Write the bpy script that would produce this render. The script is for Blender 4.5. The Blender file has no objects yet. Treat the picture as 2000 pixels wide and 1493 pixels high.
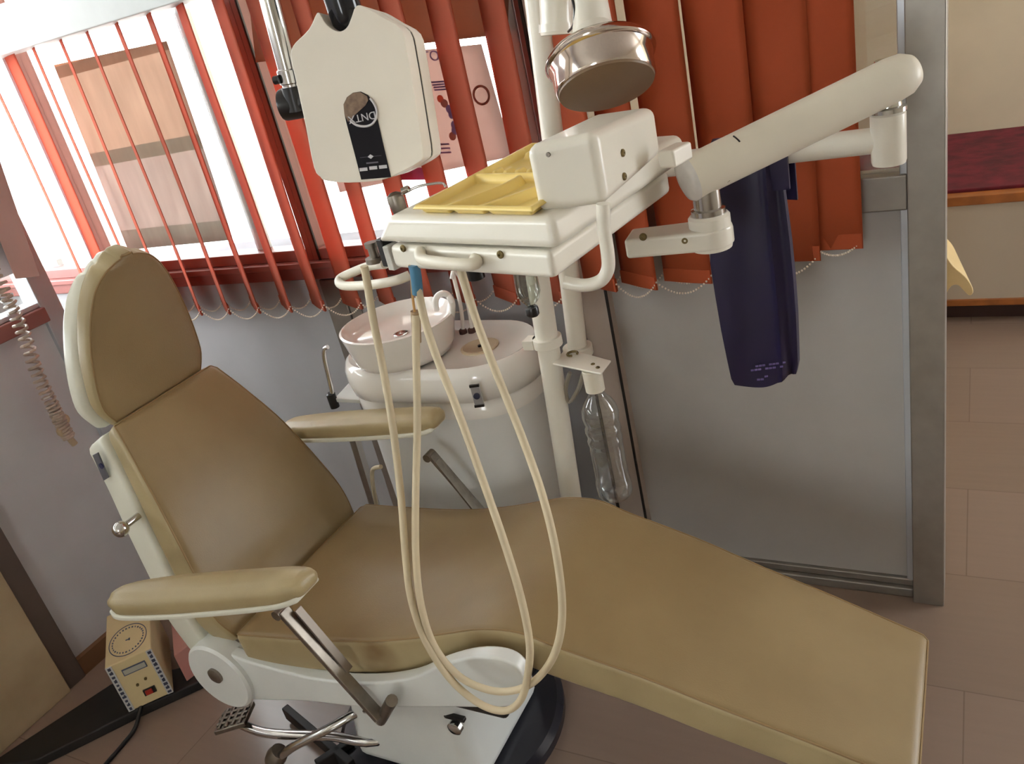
import bpy, bmesh, math, random
import numpy as np
from mathutils import Vector, Matrix
random.seed(7)
SC = bpy.context.scene
COL = SC.collection

# ------------------------------------------------------------------ camera
FOC = 1620.0
EYE = Vector((0, 0, 1.6))
_d = Vector((1830 - 1000, 4200 - 746.5, FOC)).normalized()          # world down seen in camera axes
_a = -1934 - 1000
_l = Vector((_a, -(_a * _d.x + FOC * _d.z) / _d.y, FOC)).normalized()
AX, AZ = -_l, -_d
AY = AZ.cross(AX)
def ray(px, py):
    c = Vector((px - 1000, py - 746.5, FOC))
    return Vector((AX.dot(c), AY.dot(c), AZ.dot(c)))
def P(px, py, y):
    r = ray(px, py); return EYE + r * (y / r.y)
def PZ(px, py, z):
    r = ray(px, py); return EYE + r * ((z - EYE.z) / r.z)
def PX(px, py, x):
    r = ray(px, py); return EYE + r * (x / r.x)
def PP(px, py, c, n):
    r = ray(px, py); return EYE + r * ((c - EYE).dot(n) / r.dot(n))
cam_d = bpy.data.cameras.new('camera'); cam = bpy.data.objects.new('camera', cam_d); COL.objects.link(cam)
right = Vector((AX.x, AY.x, AZ.x)); down = Vector((AX.y, AY.y, AZ.y)); fwd = Vector((AX.z, AY.z, AZ.z))
m = Matrix.Identity(4)
for i in range(3):
    m[i][0] = right[i]; m[i][1] = -down[i]; m[i][2] = -fwd[i]; m[i][3] = EYE[i]
cam.matrix_world = m
cam_d.sensor_fit = 'HORIZONTAL'; cam_d.sensor_width = 36; cam_d.lens = FOC / 2000 * 36
cam_d.clip_start = .02
SC.camera = cam
# ------------------------------------------------------------------ light
SC.view_settings.view_transform = 'Standard'
SC.view_settings.look = 'None'
SC.view_settings.gamma = 1
SC.view_settings.use_curve_mapping = False
SC.view_settings.exposure = 0.45
W = bpy.data.worlds.new('daylight'); SC.world = W; W.use_nodes = True
bg = W.node_tree.nodes['Background']
bg.inputs[0].default_value = (0.93, 0.97, 1.0, 1); bg.inputs[1].default_value = 9.0

# ------------------------------------------------------------------ materials
def lin(c):
    return tuple(((v / 255) / 12.92 if v / 255 <= .04045 else ((v / 255 + .055) / 1.055) ** 2.4) for v in c)
def mat(name, rgb, rough=.5, metal=0, var=.06, scale=6, bump=0, bscale=200, spec=.5, coat=0, rgb2=None):
    M = bpy.data.materials.new(name); M.use_nodes = True
    nt = M.node_tree; b = nt.nodes['Principled BSDF']
    b.inputs['Roughness'].default_value = rough; b.inputs['Metallic'].default_value = metal
    b.inputs['Specular IOR Level'].default_value = spec; b.inputs['Coat Weight'].default_value = coat
    c = lin(rgb); tc = nt.nodes.new('ShaderNodeTexCoord')
    no = nt.nodes.new('ShaderNodeTexNoise'); no.inputs['Scale'].default_value = scale; no.inputs['Detail'].default_value = 5
    nt.links.new(tc.outputs['Object'], no.inputs['Vector'])
    rp = nt.nodes.new('ShaderNodeValToRGB'); rp.color_ramp.elements[0].position = .3; rp.color_ramp.elements[1].position = .7
    c2 = lin(rgb2) if rgb2 else tuple(v * (1 - var * 2) for v in c)
    rp.color_ramp.elements[0].color = (*c2, 1); rp.color_ramp.elements[1].color = (*[min(1, v * (1 + var)) for v in c], 1)
    nt.links.new(no.outputs['Fac'], rp.inputs['Fac']); nt.links.new(rp.outputs['Color'], b.inputs['Base Color'])
    if bump:
        n2 = nt.nodes.new('ShaderNodeTexNoise'); n2.inputs['Scale'].default_value = bscale
        nt.links.new(tc.outputs['Object'], n2.inputs['Vector'])
        bp = nt.nodes.new('ShaderNodeBump'); bp.inputs['Strength'].default_value = bump; bp.inputs['Distance'].default_value = .002
        nt.links.new(n2.outputs['Fac'], bp.inputs['Height']); nt.links.new(bp.outputs['Normal'], b.inputs['Normal'])
    return M
def translucent(M, w, rgb):
    nt = M.node_tree; b = nt.nodes['Principled BSDF']; o = nt.nodes['Material Output']
    t = nt.nodes.new('ShaderNodeBsdfTranslucent'); t.inputs[0].default_value = (*lin(rgb), 1)
    x = nt.nodes.new('ShaderNodeMixShader'); x.inputs[0].default_value = w
    nt.links.new(b.outputs[0], x.inputs[1]); nt.links.new(t.outputs[0], x.inputs[2]); nt.links.new(x.outputs[0], o.inputs[0])
    return M
def thin_glass(name, tint=(1, 1, 1), refl=.06, rough=.02, milk=0, edge=.5, blend=.25):
    M = bpy.data.materials.new(name); M.use_nodes = True; nt = M.node_tree; nt.nodes.clear()
    o = nt.nodes.new('ShaderNodeOutputMaterial'); t = nt.nodes.new('ShaderNodeBsdfTransparent'); t.inputs[0].default_value = (*tint, 1)
    g = nt.nodes.new('ShaderNodeBsdfGlossy'); g.inputs['Roughness'].default_value = rough
    lw = nt.nodes.new('ShaderNodeLayerWeight'); lw.inputs['Blend'].default_value = blend
    mr = nt.nodes.new('ShaderNodeMapRange'); mr.inputs['To Min'].default_value = refl; mr.inputs['To Max'].default_value = edge
    x = nt.nodes.new('ShaderNodeMixShader')
    nt.links.new(lw.outputs['Facing'], mr.inputs['Value']); nt.links.new(mr.outputs[0], x.inputs[0])
    nt.links.new(t.outputs[0], x.inputs[1]); nt.links.new(g.outputs[0], x.inputs[2]); out = x
    if milk:
        df = nt.nodes.new('ShaderNodeBsdfDiffuse'); df.inputs[0].default_value = (.8, .78, .74, 1)
        y = nt.nodes.new('ShaderNodeMixShader'); y.inputs[0].default_value = milk
        nt.links.new(x.outputs[0], y.inputs[1]); nt.links.new(df.outputs[0], y.inputs[2]); out = y
    nt.links.new(out.outputs[0], o.inputs[0]); return M
def planks(name, c1, c2, seam, wx, wy, rough=.35, spec=.5):
    M = mat(name, c1, rough, spec=spec); nt = M.node_tree; b = nt.nodes['Principled BSDF']
    br = nt.nodes.new('ShaderNodeTexBrick'); br.inputs['Scale'].default_value = 1
    br.inputs['Brick Width'].default_value = wx; br.inputs['Row Height'].default_value = wy
    br.inputs['Mortar Size'].default_value = .0015; br.inputs['Color1'].default_value = (*lin(c1), 1)
    br.inputs['Color2'].default_value = (*lin(c2), 1); br.inputs['Mortar'].default_value = (*lin(seam), 1)
    tc = nt.nodes.new('ShaderNodeTexCoord'); nt.links.new(tc.outputs['Object'], br.inputs['Vector'])
    mp = nt.nodes.new('ShaderNodeMapping'); mp.inputs['Scale'].default_value = (2.5, 40, 1); nt.links.new(tc.outputs['Object'], mp.inputs[0])
    no = nt.nodes.new('ShaderNodeTexNoise'); no.inputs['Scale'].default_value = 1.5; nt.links.new(mp.outputs[0], no.inputs['Vector'])
    mx = nt.nodes.new('ShaderNodeMix'); mx.data_type = 'RGBA'; mx.blend_type = 'MULTIPLY'; mx.inputs[0].default_value = .35
    nt.links.new(br.outputs['Color'], mx.inputs[6]); nt.links.new(no.outputs['Fac'], mx.inputs[7])
    mx2 = nt.nodes.new('ShaderNodeMix'); mx2.data_type = 'RGBA'; mx2.inputs[0].default_value = .75
    nt.links.new(mx.outputs[2], mx2.inputs[6]); nt.links.new(br.outputs['Color'], mx2.inputs[7])
    nt.links.new(mx2.outputs[2], b.inputs['Base Color']); return M

white = mat('white_enamel', (236, 230, 216), .28, var=.02, coat=.2)
white2 = mat('cool_white_enamel', (226, 228, 224), .3, var=.03)
cream = mat('cream_plastic', (232, 224, 206), .4, var=.05)
hose_m = mat('aged_hose_rubber', (214, 198, 166), .5, var=.08)
vinyl = mat('tan_vinyl', (152, 130, 93), .42, var=.06, scale=4, bump=.15, bscale=350, rgb2=(140, 117, 81))
vinyl_side = mat('pale_tan_vinyl', (178, 161, 122), .42, var=.06, scale=5, bump=.15, bscale=350, rgb2=(162, 144, 106))
shell_m = mat('shell_white_enamel', (226, 224, 208), .35, var=.03)
chrome = mat('chrome', (205, 203, 200), .16, 1, var=.04)
dullmetal = mat('worn_steel', (150, 142, 132), .4, 1, var=.12, scale=30)
alu = mat('aluminium', (158, 152, 144), .42, .75, var=.05, scale=20)
black = mat('black_plastic', (22, 20, 22), .3, var=.1)
blackm = mat('black_rubber', (30, 27, 27), .55, var=.2)
darkgap = mat('dark_gap', (40, 34, 30), .8)
brass = mat('oxidised_brass', (128, 112, 74), .45, .8, var=.2, scale=60)
wallp = mat('grey_laminate', (180, 175, 170), .45, var=.03, bump=.1, bscale=400)
wallw = mat('cool_grey_laminate', (172, 172, 174), .45, var=.03, bump=.1, bscale=400)
creamwall = mat('cream_painted_wall', (208, 193, 166), .8, var=.05, scale=2.5, bump=.1, bscale=60)
redframe = mat('red_brown_frame', (146, 92, 86), .45, var=.08)
slat_m = translucent(mat('orange_blind_fabric', (190, 100, 72), .85, var=.03, bump=.3, bscale=900), .5, (212, 110, 90))
slat2_m = translucent(mat('unlit_orange_blind_fabric', (184, 82, 44), .85, var=.03, bump=.3, bscale=900), .22, (200, 90, 58))  # unlit copy of the orange fabric: missing backlight put into a deeper colour
apron_m = mat('purple_vinyl', (24, 14, 54), .45, var=.1, scale=12, bump=.15, bscale=120)
yellow = mat('yellow_plastic', (246, 216, 128), .35, var=.03)
glass_m = thin_glass('window_glass', (.97, .99, .98))
milky = thin_glass('dusty_glass', (.96, .95, .93), milk=.12)
pet = thin_glass('clear_plastic', (.955, .97, .965), refl=.05, edge=.75, rough=.05, milk=.03, blend=.4)
vialg = thin_glass('smoky_glass', (.72, .74, .7), refl=.12, edge=.6)
floor_m = planks('laminate_floor', (150, 128, 114), (143, 122, 107), (130, 109, 95), 1.2, .4, .22)
bench_front = planks('pale_laminate', (198, 184, 166), (194, 180, 161), (180, 164, 146), 2.4, .04, .4)

# ------------------------------------------------------------------ mesh helpers
ORG = {}
class MB:
    def __init__(s): s.v = []; s.f = []
    def add(s, vs, fs):
        o = len(s.v); s.v += [Vector(v) for v in vs]; s.f += [tuple(i + o for i in f) for f in fs]; return s
    def hexa(s, a, b):              # two quads (bottom, top)
        return s.add(list(a) + list(b), [(3, 2, 1, 0), (4, 5, 6, 7), (0, 1, 5, 4), (1, 2, 6, 5), (2, 3, 7, 6), (3, 0, 4, 7)])
    def box(s, lo, hi):
        (x0, y0, z0), (x1, y1, z1) = lo, hi
        q = [(x0, y0), (x1, y0), (x1, y1), (x0, y1)]
        return s.hexa([(x, y, z0) for x, y in q], [(x, y, z1) for x, y in q])
    def obox(s, c, ax, ay, az):     # centre and half-axis vectors
        c, ax, ay, az = map(Vector, (c, ax, ay, az))
        q = [-ax - ay, ax - ay, ax + ay, -ax + ay]
        return s.hexa([c + p - az for p in q], [c + p + az for p in q])
    def prism(s, poly, vec):
        n = len(poly); poly = [Vector(p) for p in poly]; vec = Vector(vec)
        return s.add(poly + [p + vec for p in poly], [tuple(range(n - 1, -1, -1)), tuple(range(n, 2 * n))] + [(i, (i + 1) % n, n + (i + 1) % n, n + i) for i in range(n)])
    def loft(s, rings, cap=True, close=True):
        n = len(rings[0]); vs = [p for r in rings for p in r]; fs = []
        for k in range(len(rings) - 1):
            for i in range(n if close else n - 1):
                j = (i + 1) % n; fs.append((k * n + i, k * n + j, (k + 1) * n + j, (k + 1) * n + i))
        if cap: fs += [tuple(range(n - 1, -1, -1)), tuple((len(rings) - 1) * n + i for i in range(n))]
        return s.add(vs, fs)
    def tube(s, path, r, seg=12, flat=None):
        path = [Vector(p) for p in path]; n = len(path); rs = r if isinstance(r, (list, tuple)) else [r] * n
        T = [(path[min(i + 1, n - 1)] - path[max(i - 1, 0)]).normalized() for i in range(n)]
        u = T[0].orthogonal().normalized(); rings = []
        for i in range(n):
            u = (u - T[i] * u.dot(T[i])).normalized(); w = T[i].cross(u)
            rings.append([path[i] + (u * math.cos(2 * math.pi * k / seg) + w * math.sin(2 * math.pi * k / seg)) * rs[i] for k in range(seg)])
        return s.loft(rings)
    def lathe(s, prof, o, axis=(0, 0, 1), seg=32, xs=1.0, xdir=None):
        o = Vector(o); a = Vector(axis).normalized(); u = Vector(xdir).normalized() if xdir else a.orthogonal().normalized(); w = a.cross(u)
        rings = [[o + a * h + (u * math.cos(2 * math.pi * k / seg) * xs + w * math.sin(2 * math.pi * k / seg)) * max(r, 1e-4) for k in range(seg)] for r, h in prof]
        return s.loft(rings)
    def ball(s, c, r, seg=10):
        n = seg // 2 + 1
        return s.lathe([(r * math.sin(math.pi * i / n), -r * math.cos(math.pi * i / n)) for i in range(n + 1)], c, seg=seg)
    def bar(s, a, b, w, t, up=(0, 0, 1)):   # rectangular bar a->b
        a, b = Vector(a), Vector(b); d = (b - a); L = d.length; d.normalize()
        x = d.cross(Vector(up)).normalized(); y = x.cross(d).normalized()
        return s.obox((a + b) / 2, d * L / 2, x * t / 2, y * w / 2)
    def build(s, name, M, parent=None, bevel=0, seg=2, ang=35, origin=None, solid=0, sub=0):
        me = bpy.data.meshes.new(name)
        vs = s.v
        lo = Vector([min(v[i] for v in vs) for i in range(3)]); hi = Vector([max(v[i] for v in vs) for i in range(3)])
        po = ORG.get(parent.name, Vector()) if parent else Vector()
        og = Vector(origin) if origin else Vector(((lo.x + hi.x) / 2, (lo.y + hi.y) / 2, lo.z))
        me.from_pydata([v - og for v in vs], [], s.f); me.update()
        bm = bmesh.new(); bm.from_mesh(me); bmesh.ops.recalc_face_normals(bm, faces=bm.faces); bm.to_mesh(me); bm.free()
        for p in me.polygons: p.use_smooth = True
        me.set_sharp_from_angle(angle=math.radians(ang))
        if M: me.materials.append(M)
        o = bpy.data.objects.new(name, me); COL.objects.link(o); ORG[o.name] = og
        if parent: o.parent = parent
        o.location = og - po
        if solid:
            md = o.modifiers.new('solid', 'SOLIDIFY'); md.thickness = solid; md.offset = 0
        if bevel:
            md = o.modifiers.new('bevel', 'BEVEL'); md.width = bevel; md.segments = seg; md.limit_method = 'ANGLE'; md.angle_limit = math.radians(30)
            md.harden_normals = True
        if sub:
            md = o.modifiers.new('sub', 'SUBSURF'); md.levels = sub; md.render_levels = sub
        return o
def spline(pts, n=6, closed=False):
    pts = [Vector(p) for p in pts]; out = []; N = len(pts)
    for i in range(N if closed else N - 1):
        if closed: p0, p1, p2, p3 = pts[i - 1], pts[i], pts[(i + 1) % N], pts[(i + 2) % N]
        else: p0, p1, p2, p3 = pts[max(i - 1, 0)], pts[i], pts[i + 1], pts[min(i + 2, N - 1)]
        for k in range(n):
            t = k / n
            out.append(.5 * ((2 * p1) + (p2 - p0) * t + (2 * p0 - 5 * p1 + 4 * p2 - p3) * t * t + (3 * p1 - p0 - 3 * p2 + p3) * t ** 3))
    if not closed: out.append(pts[-1])
    return out
def thing(name, label, cat, loc=(0, 0, 0), group=None):
    o = bpy.data.objects.new(name, None); COL.objects.link(o); o.location = loc; o.empty_display_size = .1
    ORG[o.name] = Vector(loc); return tag(o, label, cat, group)
def tag(o, label, cat, group=None, kind=None):
    o['label'] = label; o['category'] = cat
    if group: o['group'] = group
    if kind: o['kind'] = kind
    return o
def struct(o, label=None, cat=None):
    o['kind'] = 'structure'
    if label: o['label'] = label; o['category'] = cat
    return o
def text(name, s, size, o, xd, yd, M, parent, depth=.0006, align='CENTER'):
    cu = bpy.data.curves.new(name + '_curve', 'FONT'); cu.body = s; cu.size = size; cu.extrude = depth; cu.align_x = align; cu.align_y = 'CENTER'
    t = bpy.data.objects.new(name + '_tmp', cu); COL.objects.link(t)
    dg = bpy.context.evaluated_depsgraph_get(); me = bpy.data.meshes.new_from_object(t.evaluated_get(dg))
    xd, yd = Vector(xd).normalized(), Vector(yd).normalized(); n = xd.cross(yd)
    b = MB(); b.add([Vector(o) + xd * v.co.x + yd * v.co.y + n * v.co.z for v in me.vertices], [tuple(p.vertices) for p in me.polygons])
    bpy.data.objects.remove(t); bpy.data.curves.remove(cu); bpy.data.meshes.remove(me)
    return b.build(name, M, parent)
def screw(c, n, r, parent, M=None):
    b = MB(); b.lathe([(r, -.001), (r, .001), (r * .75, .0022), (r * .3, .0022), (r * .28, .0008), (0, .0008)], c, n, 14)
    return b.build('screw', M or brass, parent)

def slab(stations, yc, n=5, front=None):
    """cushion lofted along a profile: (x, z, half_width, thickness, corner_radius, crown); depth measured against the local normal"""
    A = np.array(stations, float); K = len(A)
    sp = []
    for i in range(K - 1):
        p0, p1, p2, p3 = A[max(i - 1, 0)], A[i], A[i + 1], A[min(i + 2, K - 1)]
        for k in range(n):
            t = k / n; sp.append(.5 * ((2 * p1) + (p2 - p0) * t + (2 * p0 - 5 * p1 + 4 * p2 - p3) * t * t + (3 * p1 - p0 - 3 * p2 + p3) * t ** 3))
    sp.append(A[-1]); sp = np.array(sp); N = len(sp); rings = []
    def ring(x, z, nx, nz, hw, d0, d1, r, cr):
        r = min(r, hw * .9, (d1 - d0) * .48); out = []
        def corner(cy, cd, a0):
            for k in range(5):
                a = math.radians(a0 + 22.5 * k); out.append((cy + r * math.cos(a), cd + r * math.sin(a)))
        # front is d = -d0 ; back is d = -d1
        corner(hw - r, -d0 - r, 0)
        for k in range(1, 8):
            v = (hw - r) * (1 - 2 * k / 8); out.append((v, -d0 + cr * (1 - (v / hw) ** 2) ** 1.5))
        corner(-hw + r, -d0 - r, 90); corner(-hw + r, -d1 + r, 180); corner(hw - r, -d1 + r, 270)
        return [Vector((x + nx * d, yc + v, z + nz * d)) for v, d in out]
    for i in range(N):
        t = sp[min(i + 1, N - 1)][:2] - sp[max(i - 1, 0)][:2]; t = t / np.linalg.norm(t); nx, nz = -t[1], t[0]
        if front and (nx * front[0] + nz * front[1]) < 0: nx, nz = -nx, -nz
        x, z, hw, th, r, cr = sp[i]
        if i == 0: rings.append(ring(x - t[0] * r, z - t[1] * r, nx, nz, hw - r, r * .9, th - r * .9, .004, 0)); rings.append(ring(x - t[0] * r * .7, z - t[1] * r * .7, nx, nz, hw - r * .3, r * .3, th - r * .3, r, cr * .3))
        rings.append(ring(x, z, nx, nz, hw, 0, th, r, cr))
        if i == N - 1: rings.append(ring(x + t[0] * r * .7, z + t[1] * r * .7, nx, nz, hw - r * .3, r * .3, th - r * .3, r, cr * .3)); rings.append(ring(x + t[0] * r, z + t[1] * r, nx, nz, hw - r, r * .9, th - r * .9, .004, 0))
    b = MB(); b.loft(rings); b.rings = rings; return b
def gusset(o, b, M, piping=None):
    # paler side band of a cushion, and the welt where it meets the front panel
    o.data.materials.append(M); n = len(b.rings[0])
    for p in o.data.polygons:
        if not 2 <= p.index % n <= 13: p.material_index = 1
    if piping:
        path = [r[2] for r in b.rings[1:-1]] + [b.rings[-2][i] for i in range(3, 14)] + [r[14] for r in b.rings[1:-1][::-1]] + [b.rings[1][i] for i in range(13, 2, -1)]
        w = MB(); w.tube(path + [path[0]], .0022, 6); w.build('piping', piping, o)

# ================================================================== SETTING
YW = 1.85          # inner face of the window wall and the glazed partition
XL = -2.42         # inner face of the left wall
XJ = -.845         # post between window and partition
b = MB(); b.box((-3.6, -3.2, -.1), (3.6, 4.7, 0)); struct(b.build('floor', floor_m))
b = MB(); b.box((-3.6, -3.2, 2.75), (3.6, 4.7, 2.85)); struct(b.build('ceiling', mat('ceiling_white', (226, 222, 214), .9)))
SILL = 1.0
# window wall (left part): grey panel below, sash frames and glass above
b = MB(); b.box((-3.5, YW, 0), (XJ, YW + .06, SILL - .035)); b.box((-3.5, YW, 2.3), (XJ, YW + .06, 2.75)); struct(b.build('wall_window', wallw))
b = MB(); b.box((-3.5, YW - .018, SILL - .045), (XJ, YW + .07, SILL + .005)); b.box((-3.5, YW - .028, SILL - .008), (XJ, YW + .02, SILL + .012))
struct(b.build('trim_1', redframe, bevel=.004))
lightalu = mat('pale_aluminium', (196, 200, 206), .35, .5, var=.04)
def window(n, x0, x1, px_m=None, z0=SILL + .012, z1=2.3):
    b = MB()
    b.box((x0, YW - .005, z0), (x0 + .024, YW + .06, z1)); b.box((x1 - .024, YW - .005, z0), (x1, YW + .06, z1))
    b.box((x0 + .024, YW - .005, z0), (x1 - .024, YW + .06, z0 + .035)); b.box((x0 + .024, YW - .005, z1 - .05), (x1 - .024, YW + .06, z1))
    f = struct(b.build('window_%d' % n, redframe, bevel=.003))
    g = MB(); g.box((x0 + .024, YW + .024, z0 + .035), (x1 - .024, YW + .03, z1 - .05)); g.build('glass_pane', glass_m, f)
    xm = px_m
    if xm:
        b = MB(); b.box((xm - .02, YW + .032, z0 + .035), (xm + .02, YW + .056, z1 - .05)); b.box((xm - .03, YW + .036, z0 + .035), (xm - .02, YW + .05, z1 - .05)); b.build('sash_rail', lightalu, f, bevel=.002)
    k = MB(); k.box((x0 + .02, YW - .0075, z0), (x0 + .027, YW - .002, z1)); k.build('seal', blackm, f)
    return f
window(1, -1.74, XJ - .05, -.96)
window(2, -2.745, -1.74, -1.97)
window(3, -3.5, -2.745, -3.05)
# light post on the panel wall under the mullion
b = MB(); b.box((-1.745, YW - .012, 0), (-1.665, YW + .0, SILL - .05)); b.box((-1.662, YW - .008, 0), (-1.62, YW, SILL - .05)); struct(b.build('trim_2', alu, bevel=.003))
# corner post between window and partition
b = MB(); b.box((XJ - .05, YW - .02, 0), (XJ + .035, YW + .06, 2.75)); struct(b.build('trim_3', mat('warm_aluminium', (190, 174, 162), .5, .1)))
b = MB(); b.box((XJ - .05, YW - .026, 0), (XJ - .043, YW - .019, 2.3)); b.box((XJ + .03, YW - .024, 0), (XJ + .036, YW - .019, 2.75)); struct(b.build('trim_4', darkgap))
# glazed partition: panel, rails, end post, glass
XP0, XP1 = -.118, -.048
b = MB(); b.box((XJ + .035, YW + .012, .05), (XP0, YW + .035, 1.03)); struct(b.build('wall_partition', wallp))
b = MB(); b.box((XJ + .035, YW - .012, 1.03), (XP0, YW + .055, 1.105)); struct(b.build('trim_5', alu, bevel=.004))
b = MB(); b.box((XJ + .035, YW - .012, 0), (XP0, YW + .055, .028)); b.box((XJ + .035, YW + .0, .028), (XP0, YW + .045, .05)); struct(b.build('trim_6', alu, bevel=.004))
b = MB(); b.box((XP0, YW - .03, 0), (XP1, YW + .075, 2.75)); struct(b.build('trim_7', alu, bevel=.003))
b = MB(); b.box((XP0 - .015, YW - .002, .05), (XP0, YW + .05, 2.75)); struct(b.build('trim_8', lightalu, bevel=.002))
b = MB(); b.box((XJ + .035, YW + .018, 1.105), (XP0, YW + .024, 2.75)); struct(b.build('window_4', milky))
# left wall
b = MB(); b.box((XL - .05, -3.2, .06), (XL, 1.4, 1.03)); b.box((XL - .05, -3.2, 2.3), (XL, 1.4, 2.75)); struct(b.build('wall_left', mat('grey_laminate_left', (202, 200, 204), .5, var=.03)))
b = MB(); b.box((XL - .06, -3.2, 1.03), (XL + .03, 1.39, 1.075)); struct(b.build('trim_9', redframe, bevel=.004))
b = MB(); b.box((XL - .06, -3.2, 1.075), (XL + .012, 1.39, 1.09)); struct(b.build('trim_10', lightalu, bevel=.003))
b = MB(); b.box((XL - .06, 1.385, 0), (XL + .015, 1.45, 2.75)); struct(b.build('trim_11', lightalu, bevel=.003))
b = MB(); b.box((XL - .045, 1.45, 0), (XL - .005, 1.458, 2.75)); struct(b.build('trim_12', black))
b = MB(); b.box((XL - .02, -3.2, 1.19), (XL, 1.39, 1.75)); struct(b.build('wall_panel', mat('lavender_white_panel', (240, 234, 240), .5)))
b = MB(); b.box((XL - .03, -3.2, 1.09), (XL - .024, 1.385, 1.19)); b.box((XL - .03, -3.2, 1.75), (XL - .024, 1.385, 2.3)); struct(b.build('window_5', glass_m))
b = MB(); b.box((XL, -3.2, 0), (XL + .02, 1.4, .06)); struct(b.build('baseboard_left', mat('brown_wood_skirting', (120, 84, 58), .5)))
b = MB(); b.box((XL - .005, .90, .0), (XL + .025, .99, 1.03)); struct(b.build('trim_13', mat('brown_grey_aluminium', (112, 98, 92), .5, .4), bevel=.003))
b = MB(); b.box((-3.5, -3.2, 0), (-3.45, 1.85, SILL)); b.box((-3.5, 1.4, 0), (XL - .05, 1.44, SILL)); struct(b.build('wall_return', wallp))
# far room
b = MB(); b.box((-.9, 4.58, 0), (3.6, 4.66, 2.75)); struct(b.build('wall_far', creamwall))
# building shell behind the camera: opaque walls with two unseen openings added and sized for room light
shell = mat('interior_plaster', (222, 214, 198), .85)
b = MB(); b.box((-3.6, -3.3, 0), (3.6, -3.2, 1.1)); b.box((-3.6, -3.3, 2.3), (3.6, -3.2, 2.75)); b.box((-3.6, -3.3, 1.1), (-.3, -3.2, 2.3)); b.box((.3, -3.3, 1.1), (3.6, -3.2, 2.3)); struct(b.build('wall_back', shell))
b = MB(); b.box((3.5, -3.2, 0), (3.6, 2.7, 2.75)); b.box((3.5, 2.7, 2.45), (3.6, 4.66, 2.75)); b.box((3.5, 2.7, 0), (3.6, 4.66, .3)); b.box((3.5, 4.3, .3), (3.6, 4.66, 2.45)); struct(b.build('wall_right', shell))
b = MB(); b.box((-.95, YW + .06, 0), (-.89, 4.66, 2.75)); struct(b.build('wall_inner', creamwall))
# outside
b = MB(); b.box((-30, 1.92, -1.2), (-.95, 30, -1.1)); struct(b.build('ground_outside', mat('sunlit_concrete', (225, 222, 216), .9)), 'pale sunlit ground outside the window', 'ground')
b = MB(); b.box((-30, -30, -1.2), (-3.6, 1.92, -1.1)); struct(b.build('ground_outside', mat('sunlit_concrete_b', (225, 222, 216), .9)))

lg_ = mat('pale_concrete', (120, 122, 130), .9, var=.15, scale=3)
b = MB(); b.box((-3.4, 2.25, -1.1), (-1.2, 2.4, .86)); b.box((-3.4, 2.2, .86), (-1.2, 2.45, .92)); struct(b.build('parapet', lg_))
# ================================================================== THINGS
# ---- maroon topped platform bench in the next room
yb = 3.57
t = thing('platform_bench', 'maroon topped pale laminate platform bench against the cream wall beyond the partition', 'bench', (1.3, 4.05, 0))
b = MB(); b.box((-.85, yb, .10), (3.4, 4.57, .5)); b.build('front_panel', bench_front, t)
b = MB(); b.box((-.85, yb - .012, .497), (3.4, yb + .05, .533)); b.box((-.85, yb - .012, .075), (3.4, yb + .03, .102)); b.build('wood_edge', mat('brown_edge_band', (166, 98, 44), .4, var=.12, scale=18), t, bevel=.003)
b = MB(); b.box((-.85, yb + .05, 0), (3.4, 4.57, .1)); b.build('plinth', mat('dark_brown_plinth', (60, 34, 28), .6), t)
b = MB(); b.box((-.85, yb + .05, .5), (3.4, 4.575, .545)); b.build('top_cover', mat('maroon_fabric', (106, 18, 34), .9, var=.25, scale=14, bump=.5, bscale=300), t, bevel=.006)
# ---- cream plastic chair half hidden behind the post
c0 = P(1880, 545, 2.5)
t = thing('plastic_chair', 'cream moulded plastic chair half hidden behind the aluminium post', 'chair', (c0.x - .25, 2.55, 0))
crm = mat('cream_moulded_plastic', (232, 205, 150), .35)
zx = c0.z
lip = [(1790, 470), (1825, 482), (1846, 498), (1862, 520), (1885, 540), (1898, 558), (1901, 572), (1894, 578), (1885, 571), (1872, 558), (1858, 560), (1846, 578), (1836, 588), (1815, 580), (1790, 570)]
b = MB(); b.prism(spline([P(a, c, 2.42) for a, c in lip], 3, True), (-.05, .34, -.01)); b.build('seat', crm, t, bevel=.004)
b = MB(); b.prism([(c0.x - .48, 2.7, zx - .02), (c0.x - .12, 2.7, zx - .02), (c0.x - .16, 2.74, zx + .02), (c0.x - .44, 2.74, zx + .02)], (0, .06, .02)); b.build('backrest', crm, t)
for dx in (-.44, -.08):
    for y in (2.4, 2.66):
        b = MB(); b.tube([(c0.x + dx, y, zx - .04), (c0.x + dx * 1.03, y, 0)], [.02, .014]); b.build('leg', crm, t)

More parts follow.
